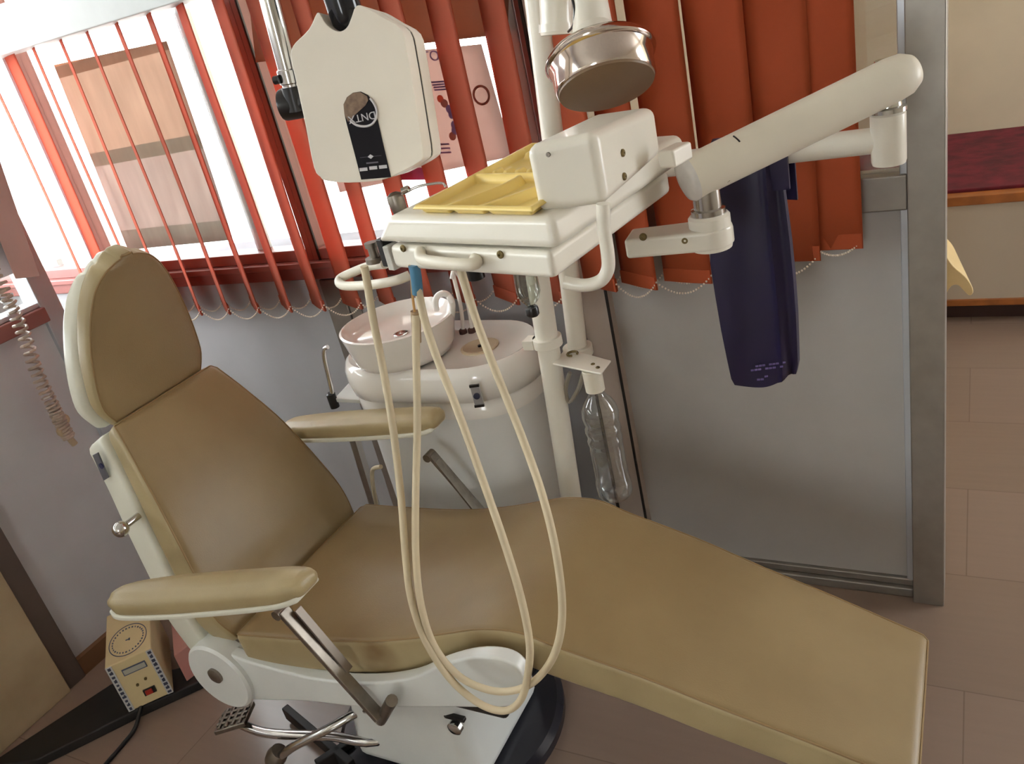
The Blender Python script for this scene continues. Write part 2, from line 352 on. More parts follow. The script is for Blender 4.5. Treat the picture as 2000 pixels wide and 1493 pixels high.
# ---- vertical blinds
def blind(name, label, slats, bottoms, M, x0, x1, ztop, headrail):
    t = thing(name, label, 'blind', ((x0 + x1) / 2, 1.79, ztop))
    ends = []
    for (x, ang), zb in zip(slats, bottoms):
        d = Vector((math.cos(math.radians(ang)), math.sin(math.radians(ang)), 0)); n = Vector((-d.y, d.x, 0)); c = Vector((x, 1.78, 0)); b = MB()
        ph = random.uniform(0, 6)
        vs = []; NS = 8; NZ = 10
        for j in range(NZ + 1):
            z = zb + (ztop - zb) * j / NZ
            for i in range(NS + 1):
                u = i / NS * 2 - 1; vs.append(c + d * (u * .0635) + n * (.0035 * (1 - u * u) + .002 * math.sin(ph + 5 * j / NZ)) + Vector((0, 0, z)))
        fs = [(j * (NS + 1) + i, j * (NS + 1) + i + 1, (j + 1) * (NS + 1) + i + 1, (j + 1) * (NS + 1) + i) for j in range(NZ) for i in range(NS)]
        b.add(vs, fs); s = b.build('slat', M, t, solid=.0016)
        w = MB(); w.obox(c + Vector((0, 0, zb + .017)), d * .062, n * .0035, Vector((0, 0, .016))); w.build('hem_weight', M, s)
        ends.append((c - d * .0635 + Vector((0, 0, zb + .02)), c + d * .0635 + Vector((0, 0, zb + .02))))
    chm = mat('chain_bead', (225, 208, 190), .4)
    for side in (0, 1):
        b = MB()
        for i in range(len(ends) - 1):
            p, q = ends[i][side], ends[i + 1][side]; sag = .035 if (q - p).length > .1 else .02
            n = 20
            for k in range(n):
                u = k / n; c = p.lerp(q, u); c.z -= sag * 4 * u * (1 - u); b.ball(c, .0026, 6)
        b.build('bead_chain', chm, t)
    if headrail:
        b = MB(); b.box((x0, 1.70, ztop - .01), (x1, 1.81, ztop + .115)); b.build('headrail', mat('white_pelmet', (188, 190, 188), .5), t, bevel=.004)
    else:
        b = MB(); b.box((x0, 1.76, ztop), (x1, 1.80, ztop + .04)); b.build('headrail', white2, t, bevel=.004)
    return t
xs = [-1.98 + .13 * k for k in range(-6, 9)]
an = {0: 152, 1: 150, 2: 144, 3: 143.2, 4: 141.5, 5: 142, 6: 143.5, 7: 143.5, 8: 148, 9: 144, 10: 146, 11: 147, 12: 148, 13: 147, 14: 146}
def slat_angle(x, wpx):      # slat turned so that it shows about the width seen in the photo
    va = math.degrees(math.atan2(1.78, x)); dist = abs((Vector((x, 1.78, 1.3)) - EYE).dot(fwd))
    return va + math.degrees(math.asin(min(.99, wpx / FOC * dist / .127)))
wpx = [4, 18, 4, 4, 4, 6, 9, 14, 20, 34, 30, 36, 40, 44, 46]
an = {i: slat_angle(x, wpx[i]) for i, x in enumerate(xs)}
blind('vertical_blind', 'orange vertical blind hanging half open in front of the bright window', [(x, an[i]) for i, x in enumerate(xs)], [.885] * len(xs), slat_m, -3.3, XJ - .01, 1.77, True)
xr = [-.80, -.70, -.58, -.46, -.345, -.262]
blind('vertical_blind', 'orange vertical blind drawn closed on the glass partition behind the instrument arm', list(zip(xr, (150, 150, 165, 170, 172, 176))), [.91, .91, .915, .93, .955, .975], slat2_m, XJ + .03, -.18, 2.25, False)

# ---- posters and sheets on the window glass
def sheet(name, label, cat, q, M, curl=0, y=None, bot=0):
    """quad sheet lying in front of the pane, corners TL TR BR BL"""
    b = MB(); N = 12; vs = []
    for j in range(N + 1):
        for i in range(N + 1):
            u, v = i / N, j / N
            p = (q[0] * (1 - u) + q[1] * u) * (1 - v) + (q[3] * (1 - u) + q[2] * u) * v
            vs.append(p + Vector((0, -curl * (v ** 3) * (.3 + u) - .002 * math.sin(6 * u + 3 * v), 0)))
    b.add(vs, [(j * (N + 1) + i, j * (N + 1) + i + 1, (j + 1) * (N + 1) + i + 1, (j + 1) * (N + 1) + i) for j in range(N) for i in range(N)])
    o = b.build(name, M, solid=.0008); return tag(o, label, cat) if label else o
def paper(name, rgb, trans, rgbt, var=.1, scale=4, rgb2=None): return translucent(mat(name, rgb, .8, var=var, scale=scale, rgb2=rgb2), trans, rgbt)
yp = YW - .012
p1m = paper('brown_poster_paper', (190, 150, 125), .62, (205, 140, 100), scale=3, rgb2=(175, 140, 122))
nt = p1m.node_tree    # grey bands across the back-lit poster
tc = nt.nodes.new('ShaderNodeTexCoord'); sx = nt.nodes.new('ShaderNodeSeparateXYZ'); nt.links.new(tc.outputs['Generated'], sx.inputs[0])
rp = nt.nodes.new('ShaderNodeValToRGB'); rp.color_ramp.interpolation = 'CONSTANT'
els = rp.color_ramp.elements; els[0].position = 0; els[0].color = (*lin((190, 186, 178)), 1); els[1].position = .11; els[1].color = (*lin((222, 210, 204)), 1)
for pos, c in ((.47, (184, 178, 168)), (.54, (226, 206, 192)), (.93, (180, 160, 146)), (.985, (230, 190, 165))):
    e = els.new(pos); e.color = (*lin(c), 1)
nt.links.new(sx.outputs[2], rp.inputs[0])
tn = [n for n in nt.nodes if n.type == 'BSDF_TRANSLUCENT'][0]
no = nt.nodes.new('ShaderNodeTexNoise'); no.inputs['Scale'].default_value = 5; mp = nt.nodes.new('ShaderNodeMapping'); mp.inputs['Scale'].default_value = (6, 1, 1.2)
nt.links.new(tc.outputs['Object'], mp.inputs[0]); nt.links.new(mp.outputs[0], no.inputs[0])
mx = nt.nodes.new('ShaderNodeMix'); mx.data_type = 'RGBA'; mx.blend_type = 'MULTIPLY'; mx.inputs[0].default_value = .35
nt.links.new(rp.outputs[0], mx.inputs[6]); nt.links.new(no.outputs['Fac'], mx.inputs[7]); nt.links.new(mx.outputs[2], tn.inputs[0])
sheet('poster', 'backlit brown poster with grey bands stuck on the window left of the x-ray head', 'poster', [P(105, 127, yp), P(325, 80, yp), P(462, 465, yp), P(252, 488, yp)], p1m, .012)
p2m = paper('pink_poster_paper', (214, 186, 176), .6, (205, 184, 178), .05)
q = [P(585, 122, yp), P(940, 86, yp), P(1003, 305, yp), P(664, 376, yp)]
po = sheet('poster', 'pale pink backlit tooth poster on the window behind the x-ray head', 'poster', q, p2m)
ex = (q[1] - q[0]).normalized(); ez = (q[3] - q[0]).normalized()
purple_ink = paper('purple_ink', (150, 130, 168), .6, (190, 165, 200)); brown_ink = paper('brown_ink', (170, 125, 112), .6, (205, 150, 135)); red_ink = paper('red_ink', (215, 140, 120), .6, (240, 150, 125))
off = Vector((0, -.004, 0))
text('lettering', 'TOOT', .034, P(858, 109, yp - .006), ex, -ez, purple_ink, po)
for (a, c, rr, M) in ((860, 193, 7, red_ink), (868, 202, 8, brown_ink), (878, 213, 8, purple_ink), (883, 224, 8, purple_ink), (888, 244, 8, purple_ink), (889, 255, 8, purple_ink), (884, 266, 8, brown_ink)):
    b = MB(); b.lathe([(rr * .0013, 0), (rr * .0013, .0008)], P(a, c, yp - .005), (0, -1, 0), 16); b.build('printed_dot', M, po)
b = MB(); cf = P(940, 186, yp - .005); b.tube([cf + Vector((.021 * math.cos(k * math.pi / 16), 0, .021 * math.sin(k * math.pi / 16))) for k in range(33)], .003, 6); b.build('printed_ring', brown_ink, po)
for k in range(7):
    b = MB(); a = P(856 + k * 2, 160 + k * 5.0 if k < 4 else 282 + (k - 4) * 8, yp - .005); b.obox(a, ex * .02, Vector((0, .0004, 0)), ez * .002); b.build('printed_line', purple_ink, po)
b = MB(); b.obox(P(800, 340, yp - .005), ex * .05, Vector((0, .0004, 0)), ez * .016); b.build('printed_band', paper('magenta_ink', (190, 90, 130), .3, (210, 90, 130)), po)
brownf = paper('brown_film', (142, 106, 90), .4, (190, 140, 118), .06, 3)
sheet('window_sheet', 'brown paper sheet covering the upper window behind the x-ray arm', 'paper', [P(470, -160, yp), P(1000, -160, yp), P(992, 66, yp), P(500, 122, yp)], brownf)
# pink board on the far left window corner
pk = mat('pink_card', (206, 176, 170), .7)
b = MB(); b.hexa([PX(30, 545, XL + .02), PX(78, 540, XL + .02), PX(78, 540, XL + .05), PX(30, 545, XL + .05)], [PX(-70, 300, XL + .02), PX(-10, 285, XL + .02), PX(-10, 285, XL + .05), PX(-70, 300, XL + .05)])
tag(b.build('card_panel', pk, bevel=.002), 'faded pink card panel on the left corner post above the coiled cord', 'card')

# ---- dental chair
YC = 1.13
t = thing('dental_chair', 'tan vinyl reclining dental chair with white enamel shell on a dark round base', 'dental chair', (-1.13, YC, 0))
near = [(462, 1240), (540, 1246), (640, 1252), (720, 1253), (800, 1247), (870, 1237), (935, 1229), (1010, 1236), (1090, 1266), (1250, 1322), (1400, 1382), (1560, 1443), (1686, 1493), (1782, 1531)]
st = []
nrm = Vector((.0626, -1, 0)); pl = Vector((-1.397, .88, 0))
for i, (a, c) in enumerate(near):
    p = PP(a, c, pl, nrm); k = i / (len(near) - 1)
    st.append((p.x, p.z, YC - p.y, .092 - .03 * max(0, (k - .4)), .014, .004))
pip = mat('welt_tan', (150, 122, 80), .5)
b = slab(st, YC, 5, (0, 1)); seat = b.build('seat', vinyl, t, ang=50); gusset(seat, b, vinyl_side, pip)
back = [(x, z, hw, th, .02, .006) for (x, z), hw, th in zip([(-1.43, .46), (-1.452, .52), (-1.47, .60), (-1.527, .755), (-1.585, .865), (-1.630, .936)], (.236, .248, .236, .208, .180, .160), (.085, .085, .085, .08, .07, .06))]
b = slab(back, YC, 5, (1, .3)); bk = b.build('backrest', vinyl, t, ang=50); gusset(bk, b, vinyl_side, pip)
def offset(stn, d, front):
    A = np.array(stn); out = []
    for i in range(len(A)):
        tt = A[min(i + 1, len(A) - 1)][:2] - A[max(i - 1, 0)][:2]; tt = tt / np.linalg.norm(tt); n = np.array([-tt[1], tt[0]])
        if n[0] * front[0] + n[1] * front[1] < 0: n = -n
        out.append((A[i][0] - n[0] * d(i), A[i][1] - n[1] * d(i)))
    return out
so = offset(back, lambda i: back[i][3] + .003, (1, .3))
b = slab([(x, z, back[i][2] + .006, .085, .014, 0) for i, (x, z) in enumerate([(so[0][0] - .01, so[0][1] - .06)] + so[1:5] + [(so[5][0] - .004, so[5][1] + .006)])], YC, 5, (1, .3)); sh = b.build('back_shell', shell_m, t, ang=50)
hd = [(-1.658, .942, .134, .05, .018, .004), (-1.652, .99, .152, .05, .018, .006), (-1.634, 1.085, .144, .05, .018, .008), (-1.614, 1.165, .124, .05, .018, .008), (-1.598, 1.217, .102, .05, .018, .006), (-1.588, 1.244, .082, .05, .016, .005), (-1.580, 1.262, .060, .05, .013, .004), (-1.577, 1.271, .040, .05, .010, .003), (-1.574, 1.277, .018, .05, .007, .002)]
b = slab(hd, YC, 5, (1, -.2)); hr = b.build('headrest', vinyl, t, ang=50); gusset(hr, b, vinyl_side, pip)
b = slab([(x - .051, z - .016 + .010 * (i < 2), hw + .006, .05, .018, 0) for i, (x, z, hw, th, r_, c_) in enumerate(hd)], YC, 5, (1, -.2)); hs = b.build('headrest_shell', shell_m, t, ang=50)
b = MB(); b.box((-1.76, YC - .05, .90), (-1.73, YC + .05, .99)); b.build('headrest_bracket', black, t, bevel=.004)
# badge and chrome knob on the near side of the shell
yb_ = YC - .186
pc = P(199, 908, yb_); b = MB(); b.prism([P(183, 888, yb_), P(193, 883, yb_), P(214, 932, yb_), P(205, 938, yb_)], (0, -.004, 0)); bd = b.build('badge', mat('blue_grey_badge', (120, 122, 132), .35, .4), t, bevel=.001)
b = MB(); b.lathe([(.007, 0), (.007, .003), (0, .003)], P(199, 910, yb_ - .004), (0, -1, 0), 12); b.build('badge_emblem', mat('navy_emblem', (40, 48, 92), .4), bd)
kn = P(236, 1034, YC - .262); b = MB(); b.tube([kn + Vector((.0, .05, 0)), kn], .008); b.ball(kn, .018, 18); b.build('release_knob', chrome, t)
# side rail (near and far), hinge discs
def rail(y, th):
    top = [(430, 1276), (470, 1291), (520, 1307), (620, 1330), (720, 1337), (800, 1327), (860, 1302), (920, 1287), (975, 1290), (1010, 1310), (1026, 1343)]
    bot = [(1020, 1374), (985, 1386), (860, 1386), (700, 1385), (600, 1374), (490, 1371), (430, 1366)]
    tt_ = spline([P(a, c, .865) for a, c in top] , 4) + spline([P(a, c, .865) for a, c in bot], 4)
    return [p + Vector((0, y - .865, 0)) for p in tt_], Vector((0, th, 0))
for y in (.868, 1.27):
    poly, v = rail(y, .03); b = MB(); b.prism(poly, v); b.build('side_rail', white2, t, bevel=.006)
    hc = P(430, 1322, .86); hc.y = y + .015; s_ = -1 if y < YC else 1
    b = MB(); b.lathe([(.092, -.02), (.092, .024), (.086, .03), (0, .03)], hc, (0, s_, 0), 36); dsc = b.build('hinge_disc', white2, t)
    b = MB(); b.lathe([(.02, .028), (.02, .036), (.012, .04), (0, .04)], hc + Vector((.0, 0, .012)), (0, s_, 0), 16); b.build('bolt', dullmetal, dsc)
b = MB(); b.box((-1.42, .90, .39), (-.75, 1.27, .43)); b.build('seat_pan', darkgap, t, bevel=.01)
# arm rests with chrome swing brackets
def armrest(yc, shear, x0, x1, z0=.732, rise=0):
    prof = [(0, -.030, .024, .034, .015, .004), (.07, -.024, .038, .042, .016, .006), (.3, -.016, .045, .044, .016, .006), (.6, -.008, .045, .044, .016, .006), (.9, 0, .041, .042, .016, .006), (1, .002, .032, .036, .014, .004)]
    prof = [(x0 + (x1 - x0) * u, z0 + rise * u + z, hw, th, r, c) for u, z, hw, th, r, c in prof]
    def sheared(b):
        for v in b.v: v.y += (v.x - x1) * shear
        return b
    q_ = slab(prof, yc, 5, (0, 1)); a = sheared(q_).build('armrest', vinyl_side, t, ang=50)
    sheared(slab([(x, z - th + .008, hw + .002, .012, .004, 0) for x, z, hw, th, r, c in prof], yc, 5, (0, 1))).build('arm_tray', shell_m, a, ang=50)
    return a
# brown wear stains on the near side of the seat, where the swing bar rubs
def stain(M, c, r, rgb, k):
    nt = M.node_tree; b_ = nt.nodes['Principled BSDF']; src = b_.inputs['Base Color'].links[0].from_socket
    ge = nt.nodes.new('ShaderNodeNewGeometry'); nz = nt.nodes.new('ShaderNodeTexNoise'); nz.inputs['Scale'].default_value = 14; nt.links.new(ge.outputs['Position'], nz.inputs['Vector'])
    vm = nt.nodes.new('ShaderNodeVectorMath'); vm.operation = 'DISTANCE'; vm.inputs[1].default_value = c; nt.links.new(ge.outputs['Position'], vm.inputs[0])
    mr = nt.nodes.new('ShaderNodeMapRange'); mr.interpolation_type = 'SMOOTHSTEP'; mr.inputs['From Min'].default_value = r; mr.inputs['From Max'].default_value = r * .2; mr.inputs['To Max'].default_value = k
    mu = nt.nodes.new('ShaderNodeMath'); mu.operation = 'MULTIPLY'; nt.links.new(vm.outputs['Value'], mr.inputs['Value']); nt.links.new(mr.outputs[0], mu.inputs[0]); nt.links.new(nz.outputs['Fac'], mu.inputs[1])
    mx_ = nt.nodes.new('ShaderNodeMix'); mx_.data_type = 'RGBA'; mx_.inputs[7].default_value = (*lin(rgb), 1)
    nt.links.new(mu.outputs[0], mx_.inputs[0]); nt.links.new(src, mx_.inputs[6]); nt.links.new(mx_.outputs[2], b_.inputs['Base Color'])
stain(vinyl_side, PP(735, 1285, pl, nrm), .07, (110, 74, 34), 1.5)
stain(vinyl_side, PP(960, 1262, pl, nrm), .06, (120, 86, 44), .9)
stain(vinyl, PP(655, 1240, pl, nrm), .10, (124, 92, 50), .8)
an_ = armrest(.842, .235, -1.50, -1.075); af_ = armrest(1.405, -.03, -1.62, -1.115, .728, .030)
for a, y in ((an_, .845), (af_, 2 * YC - .845)):
    e = 0 if y < 1 else 1
    p0, p1 = P(552, 1192, .845), P(742, 1402, .845); p0.y = p1.y = y
    b = MB(); b.bar(p0, p1, .026, .012, (0, 1, 0)); b.build('swing_bar', dullmetal, a, bevel=.002)
    p0, p1 = P(580, 1190, .86), P(682, 1310, .86); d_ = .016 if not e else -.016; p0.y = p1.y = y + d_
    b = MB(); b.bar(p0, p1, .018, .006, (0, 1, 0)); b.build('swing_bar', mat('grey_steel', (150, 140, 130), .5, .8) if y < 1 else dullmetal, a, bevel=.001)
    c = P(545, 1198, .84); c.y = y; b = MB(); b.lathe([(.011, -.015), (.011, .015)], c, (0, 1, 0), 16); b.build('pivot', dullmetal, a)
    p0, p1 = P(768, 1365, .83), P(736, 1418, .86); q0 = Vector((p0.x, y - .02, p0.z)); q1 = Vector((p1.x, y + .03, p1.z)); b = MB(); b.tube([q0, q1], .012); b.build('pivot', dullmetal, a)
# base
b = MB(); b.lathe([(.29, 0), (.29, .022), (.275, .034), (0, .034)], (-1.135, YC + .03, 0), seg=64); b.build('base_plate', mat('dark_glossy_base', (38, 38, 46), .18, .2), t)
b = MB(); b.hexa([(-1.30, .965, .03), (-.93, .965, .03), (-.93, 1.29, .03), (-1.30, 1.29, .03)], [(-1.24, .98, .40), (-.96, .98, .40), (-.96, 1.28, .40), (-1.24, 1.28, .40)])
colm = b.build('base_column', white2, t, bevel=.04, seg=4)
kl = P(892, 1417, .98); b = MB(); b.lathe([(.017, 0), (.017, .012), (.01, .016), (0, .016)], kl, (0, -1, 0), 20); b.build('key_lock', chrome, colm)
b = MB(); b.obox(kl + Vector((0, .002, .022)), (.026, 0, 0), (0, .006, 0), (0, 0, .005)); b.build('lock_hood', black, colm, bevel=.002)
# foot lever on the near side
pd = PZ(462, 1410, .11); e1 = PZ(520, 1432, .10); e2 = PZ(640, 1438, .10); e3 = PZ(760, 1440, .11); e4 = PZ(850, 1475, .08)
b = MB(); b.tube(spline([pd, e1, e2, e3, e3 + Vector((.10, .22, .02))], 6), .012); lv = b.build('foot_lever', chrome, t)
b = MB(); uu = Vector((.045, .02, .01)); vv = Vector((-.012, .03, .0)); b.obox(pd + Vector((0, 0, .012)), uu * .9, vv * 1.1, (0, 0, .007))
for k in (-.6, -.2, .2, .6): b.obox(pd + uu * k + Vector((0, 0, .021)), uu * .1, vv, (0, 0, .004))
for k in (-.5, 0, .5): b.obox(pd + vv * k + Vector((0, 0, .021)), uu * .85, vv * .12, (0, 0, .004))
b.build('pedal_pad', dullmetal, lv, bevel=.003)
b = MB(); b.hexa([PZ(700, 1470, .02), PZ(880, 1500, .02), PZ(880, 1500, .02) + Vector((.02, .08, 0)), PZ(700, 1440, .02) + Vector((0, .08, 0))], [PZ(700, 1440, .12), PZ(850, 1470, .08), PZ(850, 1470, .08) + Vector((.02, .1, .03)), PZ(720, 1420, .12) + Vector((0, .1, 0))])
b.build('lever_fairing', white2, t, bevel=.015, seg=3)
b = MB(); b.tube(spline([P(742, 1406, .87), PZ(715, 1386, .20), PZ(640, 1425, .16), PZ(575, 1458, .12), PZ(545, 1480, .07)], 5), .011); lv2 = b.build('foot_lever', chrome, t)
b = MB(); c = PZ(540, 1478, .07); b.lathe([(.022, -.02), (.026, 0), (.022, .02), (0, .02)], c, (.5, .3, .6), 18); b.build('pedal_pad', dullmetal, lv2)
b = MB(); b.bar(PZ(560, 1390, .03), PZ(690, 1500, .03), .04, .02); b.bar(PZ(690, 1455, .03), PZ(620, 1500, .03), .04, .02); b.build('base_strut', blackm, t, bevel=.003)

# ---- x-ray control box on its black kerb
b = MB(); k0, k1, k2 = PZ(-60, 1532, .0), PZ(230, 1346, 0), PZ(380, 1315, 0)
f0, f1 = PZ(40, 1515, 0), PZ(375, 1355, 0)
kerb = [PZ(-20, 1512, .0), PZ(225, 1350, 0), PZ(385, 1312, 0), PZ(400, 1345, 0), PZ(270, 1405, 0), PZ(80, 1500, 0)]
b.prism(kerb, (0, 0, .03)); struct(b.build('trim_14', blackm, bevel=.005))
zb = .035
A = PZ(252, 1392, zb); Bc = PZ(340, 1352, zb); ux = (Bc - A).normalized(); wx = (Bc - A).length; uy = Vector((-ux.y, ux.x, 0))
up0 = PP(200, 1308, A, uy); hb = up0.z - zb; dep = .26
t = thing('control_box', 'small cream x-ray control box with red switch and blue lettered edges on the floor', 'control box', A + ux * wx / 2 + uy * dep / 2)
boxm = mat('cream_box_paint', (226, 206, 158), .5, var=.05)
b = MB(); b.hexa([A, Bc, Bc + uy * dep, A + uy * dep], [v + Vector((0, 0, hb)) for v in (A, Bc, Bc + uy * dep, A + uy * dep)]); b.build('case', boxm, t, bevel=.004)
U = Vector((0, 0, 1)); ink = mat('blue_grey_ink', (92, 98, 122), .6); stick = mat('white_sticker', (206, 206, 206), .5)
def on(u, v): return A + ux * wx * u + U * hb * v - uy * .001
for u in (.07, .93):
    b = MB(); b.obox(on(u, .5), ux * wx * .065, uy * .0006, U * hb * .49); s = b.build('edge_sticker', stick, t)
    for k in range(11):
        b = MB(); b.obox(on(u, .06 + k * .088) - uy * .001, ux * wx * random.uniform(.025, .045), uy * .0004, U * hb * random.uniform(.018, .03)); 
        if k % 2: b.obox(on(u + .015, .06 + k * .088 + .012) - uy * .001, ux * wx * .012, uy * .0004, U * hb * .03)
        b.build('printed_character', mat('dark_ink', (62, 66, 88), .6) if k == 0 and u < .5 else bpy.data.materials['dark_ink'], s)
b = MB(); b.obox(on(.52, .77), ux * wx * .25, uy * .001, U * hb * .065); b.build('display_frame', ink, t); b = MB(); b.obox(on(.52, .77) - uy * .001, ux * wx * .23, uy * .0008, U * hb * .045); b.build('display', mat('grey_display', (186, 182, 168), .3), t)
b = MB(); b.obox(on(.58, .24), ux * wx * .13, uy * .005, U * hb * .06); b.build('switch_frame', blackm, t, bevel=.001); b = MB(); b.obox(on(.57, .25) - uy * .007, ux * wx * .08, uy * .005, U * hb * .04); b.build('switch', mat('red_rocker', (170, 40, 28), .35), t, bevel=.002)
for u, v in ((.62, .5), (.42, .45)): b = MB(); b.lathe([(.004, 0), (.004, .004), (0, .004)], on(u, v), -uy, 10); b.build('indicator', brass, t)
ce = A + ux * wx * .5 + uy * dep * .34 + U * (hb + .001)
def ell(r0, r1): 
    b = MB(); n = 48; rings = []
    for r in (r0, r1): rings.append([ce + ux * wx * .42 * r * math.cos(2 * math.pi * k / n) + uy * dep * .28 * r * math.sin(2 * math.pi * k / n) for k in range(n)])
    b.loft(rings, cap=False); return b
st_ = ell(.96, 1).build('stamp_ring', ink, t, solid=.0006)
for k in range(30):
    a = 2 * math.pi * k / 30; c = ce + ux * wx * .34 * math.cos(a) + uy * dep * .22 * math.sin(a); b = MB(); b.obox(c, ux * .002 * random.uniform(.6, 1.2), uy * .003, U * .0004); b.build('printed_character', ink, st_)
b = MB(); b.obox(ce, ux * .006, uy * .002, U * .0005); b.obox(ce + ux * .004, ux * .002, uy * .005, U * .0005); b.build('printed_character', ink, st_)
b = MB(); b.tube(spline([A + ux * .04 + uy * .02 + U * .008, PZ(265, 1420, .012), PZ(240, 1455, .006), PZ(205, 1495, .006), PZ(150, 1560, .006)], 6), .006); tag(b.build('power_cable', black), 'black cable running across the floor from the control box', 'cable')
b = MB(); cb = Bc + uy * dep; b.tube(spline([Bc + uy * .22 + U * hb * .9, Bc + uy * .2 + ux * .03 + U * (hb * .95), Bc + uy * .16 + ux * .055 + U * hb * .6, Bc + uy * .14 + ux * .05 + U * hb * .2, Bc + uy * .15 + ux * .04 + U * .006], 6), .007); b.build('rear_cable', black, t)
b = MB(); q0 = PZ(300, 1345, .04); b.hexa([(PZ(348, 1340, .031) + ux * .025), (PZ(382, 1314, .031) + ux * .025), (PZ(382, 1314, .031) + ux * .025) + uy * .25, (PZ(348, 1340, .031) + ux * .025) + uy * .25], [v + U * .1 for v in ((PZ(348, 1340, .031) + ux * .025), (PZ(382, 1314, .031) + ux * .025), (PZ(382, 1314, .031) + ux * .025) + uy * .25, (PZ(348, 1340, .031) + ux * .025) + uy * .25)])
tag(b.build('pink_carton', mat('pink_carton', (196, 128, 120), .7, rgb2=(180, 140, 128)), bevel=.003), 'dull pink carton on the floor behind the control box', 'carton')
# tan cabinet panel on the left wall
b = MB(); tp = [PX(-120, 850, XL + .035), PX(0, 1068, XL + .035), PX(118, 1275, XL + .035), PX(133, 1317, XL + .035), PX(0, 1478, XL + .035), PX(-160, 1660, XL + .035)]
y1 = tp[3].y; b.box((XL + .002, y1 - 1.2, .0), (XL + .035, y1 - .015, .78)); tag(b.build('cabinet_panel', mat('tan_board', (190, 170, 138), .55, var=.05, rgb2=(174, 152, 120)), bevel=.004), 'tan board leaning against the left wall near the control box', 'board')
# coiled cord
pth = spline([PX(-70, 420, XL + .02), PX(-30, 500, XL + .06), PX(10, 575, XL + .10), PX(45, 650, XL + .10), PX(75, 735, XL + .10), PX(104, 795, XL + .10), PX(118, 825, XL + .10), PX(135, 855, XL + .10)], 40)
b = MB(); hel = []; n = len(pth)
for i, p in enumerate(pth):
    T = (pth[min(i + 1, n - 1)] - pth[max(i - 1, 0)]).normalized(); u = T.orthogonal().normalized(); w = T.cross(u); a = i * .95
    hel.append(p + (u * math.cos(a) + w * math.sin(a)) * .016)
t = thing('coiled_cord', 'translucent grey coiled cord hanging down the left wall beside the headrest', 'cord', pth[-1])
b.tube(hel, .0045, 7); b.build('coil', mat('cord_plastic', (188, 168, 152), .3, var=.15, scale=20), t)
b = MB(); b.tube(spline([pth[-60], pth[-40] + Vector((0, .02, 0)), pth[-25] - Vector((0, .015, 0)), pth[-12], pth[-1], PX(146, 868, XL + .10)], 6), .01); b.build('hand_switch', mat('cord_plug', (196, 172, 140), .45), t)

# ---- spittoon unit
t = thing('spittoon_unit', 'white porcelain spittoon unit with round rinse bowl behind the chair', 'spittoon', (-1.2, 1.6, 0))
porc = mat('white_porcelain', (244, 240, 234), .12, var=.01, coat=.3)
def stadium(x0, r0, x1, r1, y0, y1_, z, n=20, k=1.0):
    out = []
    for i in range(n + 1):
        a = math.pi / 2 + math.pi * i / n; out.append(Vector((x0 + r0 * k * math.cos(a), y0 + r0 * k * math.sin(a), z)))
    for i in range(n + 1):
        a = -math.pi / 2 + math.pi * i / n; out.append(Vector((x1 + r1 * k * math.cos(a), y1_ + r1 * k * math.sin(a), z)))
    return out
def cnt(z, k): return stadium(-1.335, .158 * k, -1.10, .150 * k, 1.642, 1.642, z)
b = MB(); b.loft([cnt(0, .9), cnt(.60, .93), cnt(.685, .93)], cap=True); b.build('cabinet', mat('cabinet_white', (232, 232, 230), .3, var=.02), t)
b = MB(); b.loft([cnt(.682, .93), cnt(.687, 1.0), cnt(.722, 1.0), cnt(.727, .965), cnt(.732, .965), cnt(.737, 1.04), cnt(.772, 1.09), cnt(.802, 1.08), cnt(.820, 1.03), cnt(.827, .97), cnt(.823, .92), cnt(.820, .86), cnt(.820, .2)], cap=True); ct = b.build('counter_top', porc, t, ang=60)
pink = mat('pinkish_enamel', (226, 206, 196), .2)
b = MB(); bc = Vector((-1.291, 1.588, .917)); b.lathe([(.10, -.092), (.126, -.088), (.135, -.07), (.151, 0), (.152, .004), (.146, .006), (.142, 0), (.132, -.02), (.11, -.03), (.05, -.036), (0, -.038)], bc, seg=56); bw = b.build('rinse_bowl', porc, t, ang=60)
b = MB(); b.lathe([(.02, -.038), (.02, -.034), (.012, -.033), (0, -.036)], bc, seg=20); b.build('drain', chrome, bw)
dc = PZ(937, 677, .822); b = MB(); b.lathe([(.05, -.004), (.05, .0015), (.044, .003), (.04, .0), (0, -.002)], dc, seg=36); dr = b.build('cup_rest', mat('tan_cup_rest', (206, 190, 160), .4), t)
b = MB(); b.lathe([(.005, .0), (.005, .004), (0, .004)], dc, seg=10); b.build('cup_drain', black, dr)
s1 = PZ(905, 650, .822); s2 = PZ(922, 648, .822)
tip = P(848, 607, 1.60)
b = MB(); h1 = P(896, 545, s1.y); b.tube(spline([s1, P(900, 600, s1.y), P(888, 548, s1.y), P(884, 530, s1.y)], 6), .0055); b.build('cup_filler_tube', porc, t)
b = MB(); b.tube(spline([s2, P(915, 600, s2.y), P(900, 548, s2.y), P(894, 536, s2.y), P(886, 530, s2.y - .01), P(882, 545, s2.y - .02)], 6), .0055); b.build('cup_filler_tube', porc, t)
b = MB(); b.tube(spline([PZ(880, 645, .822), P(884, 600, 1.61), P(876, 578, 1.61), P(862, 574, 1.60), P(851, 585, 1.59), P(852, 606, 1.59)], 6), .008); b.build('bowl_rinse_tube', porc, t)
for s in (s1, s2): b = MB(); b.lathe([(.011, -.002), (.011, .008), (.006, .012), (0, .012)], s, seg=12); b.build('tube_collar', mat('brown_rubber', (92, 62, 54), .5), t)
fb = P(932, 772, 1.477); bd = MB(); fn = Vector((.3, -.95, 0)).normalized(); fx = Vector((.95, .3, 0)); bd.obox(fb, fx * .011, fn * .004, U * .028); bdg = bd.build('badge', mat('badge_grey', (176, 176, 180), .3, .5), t)
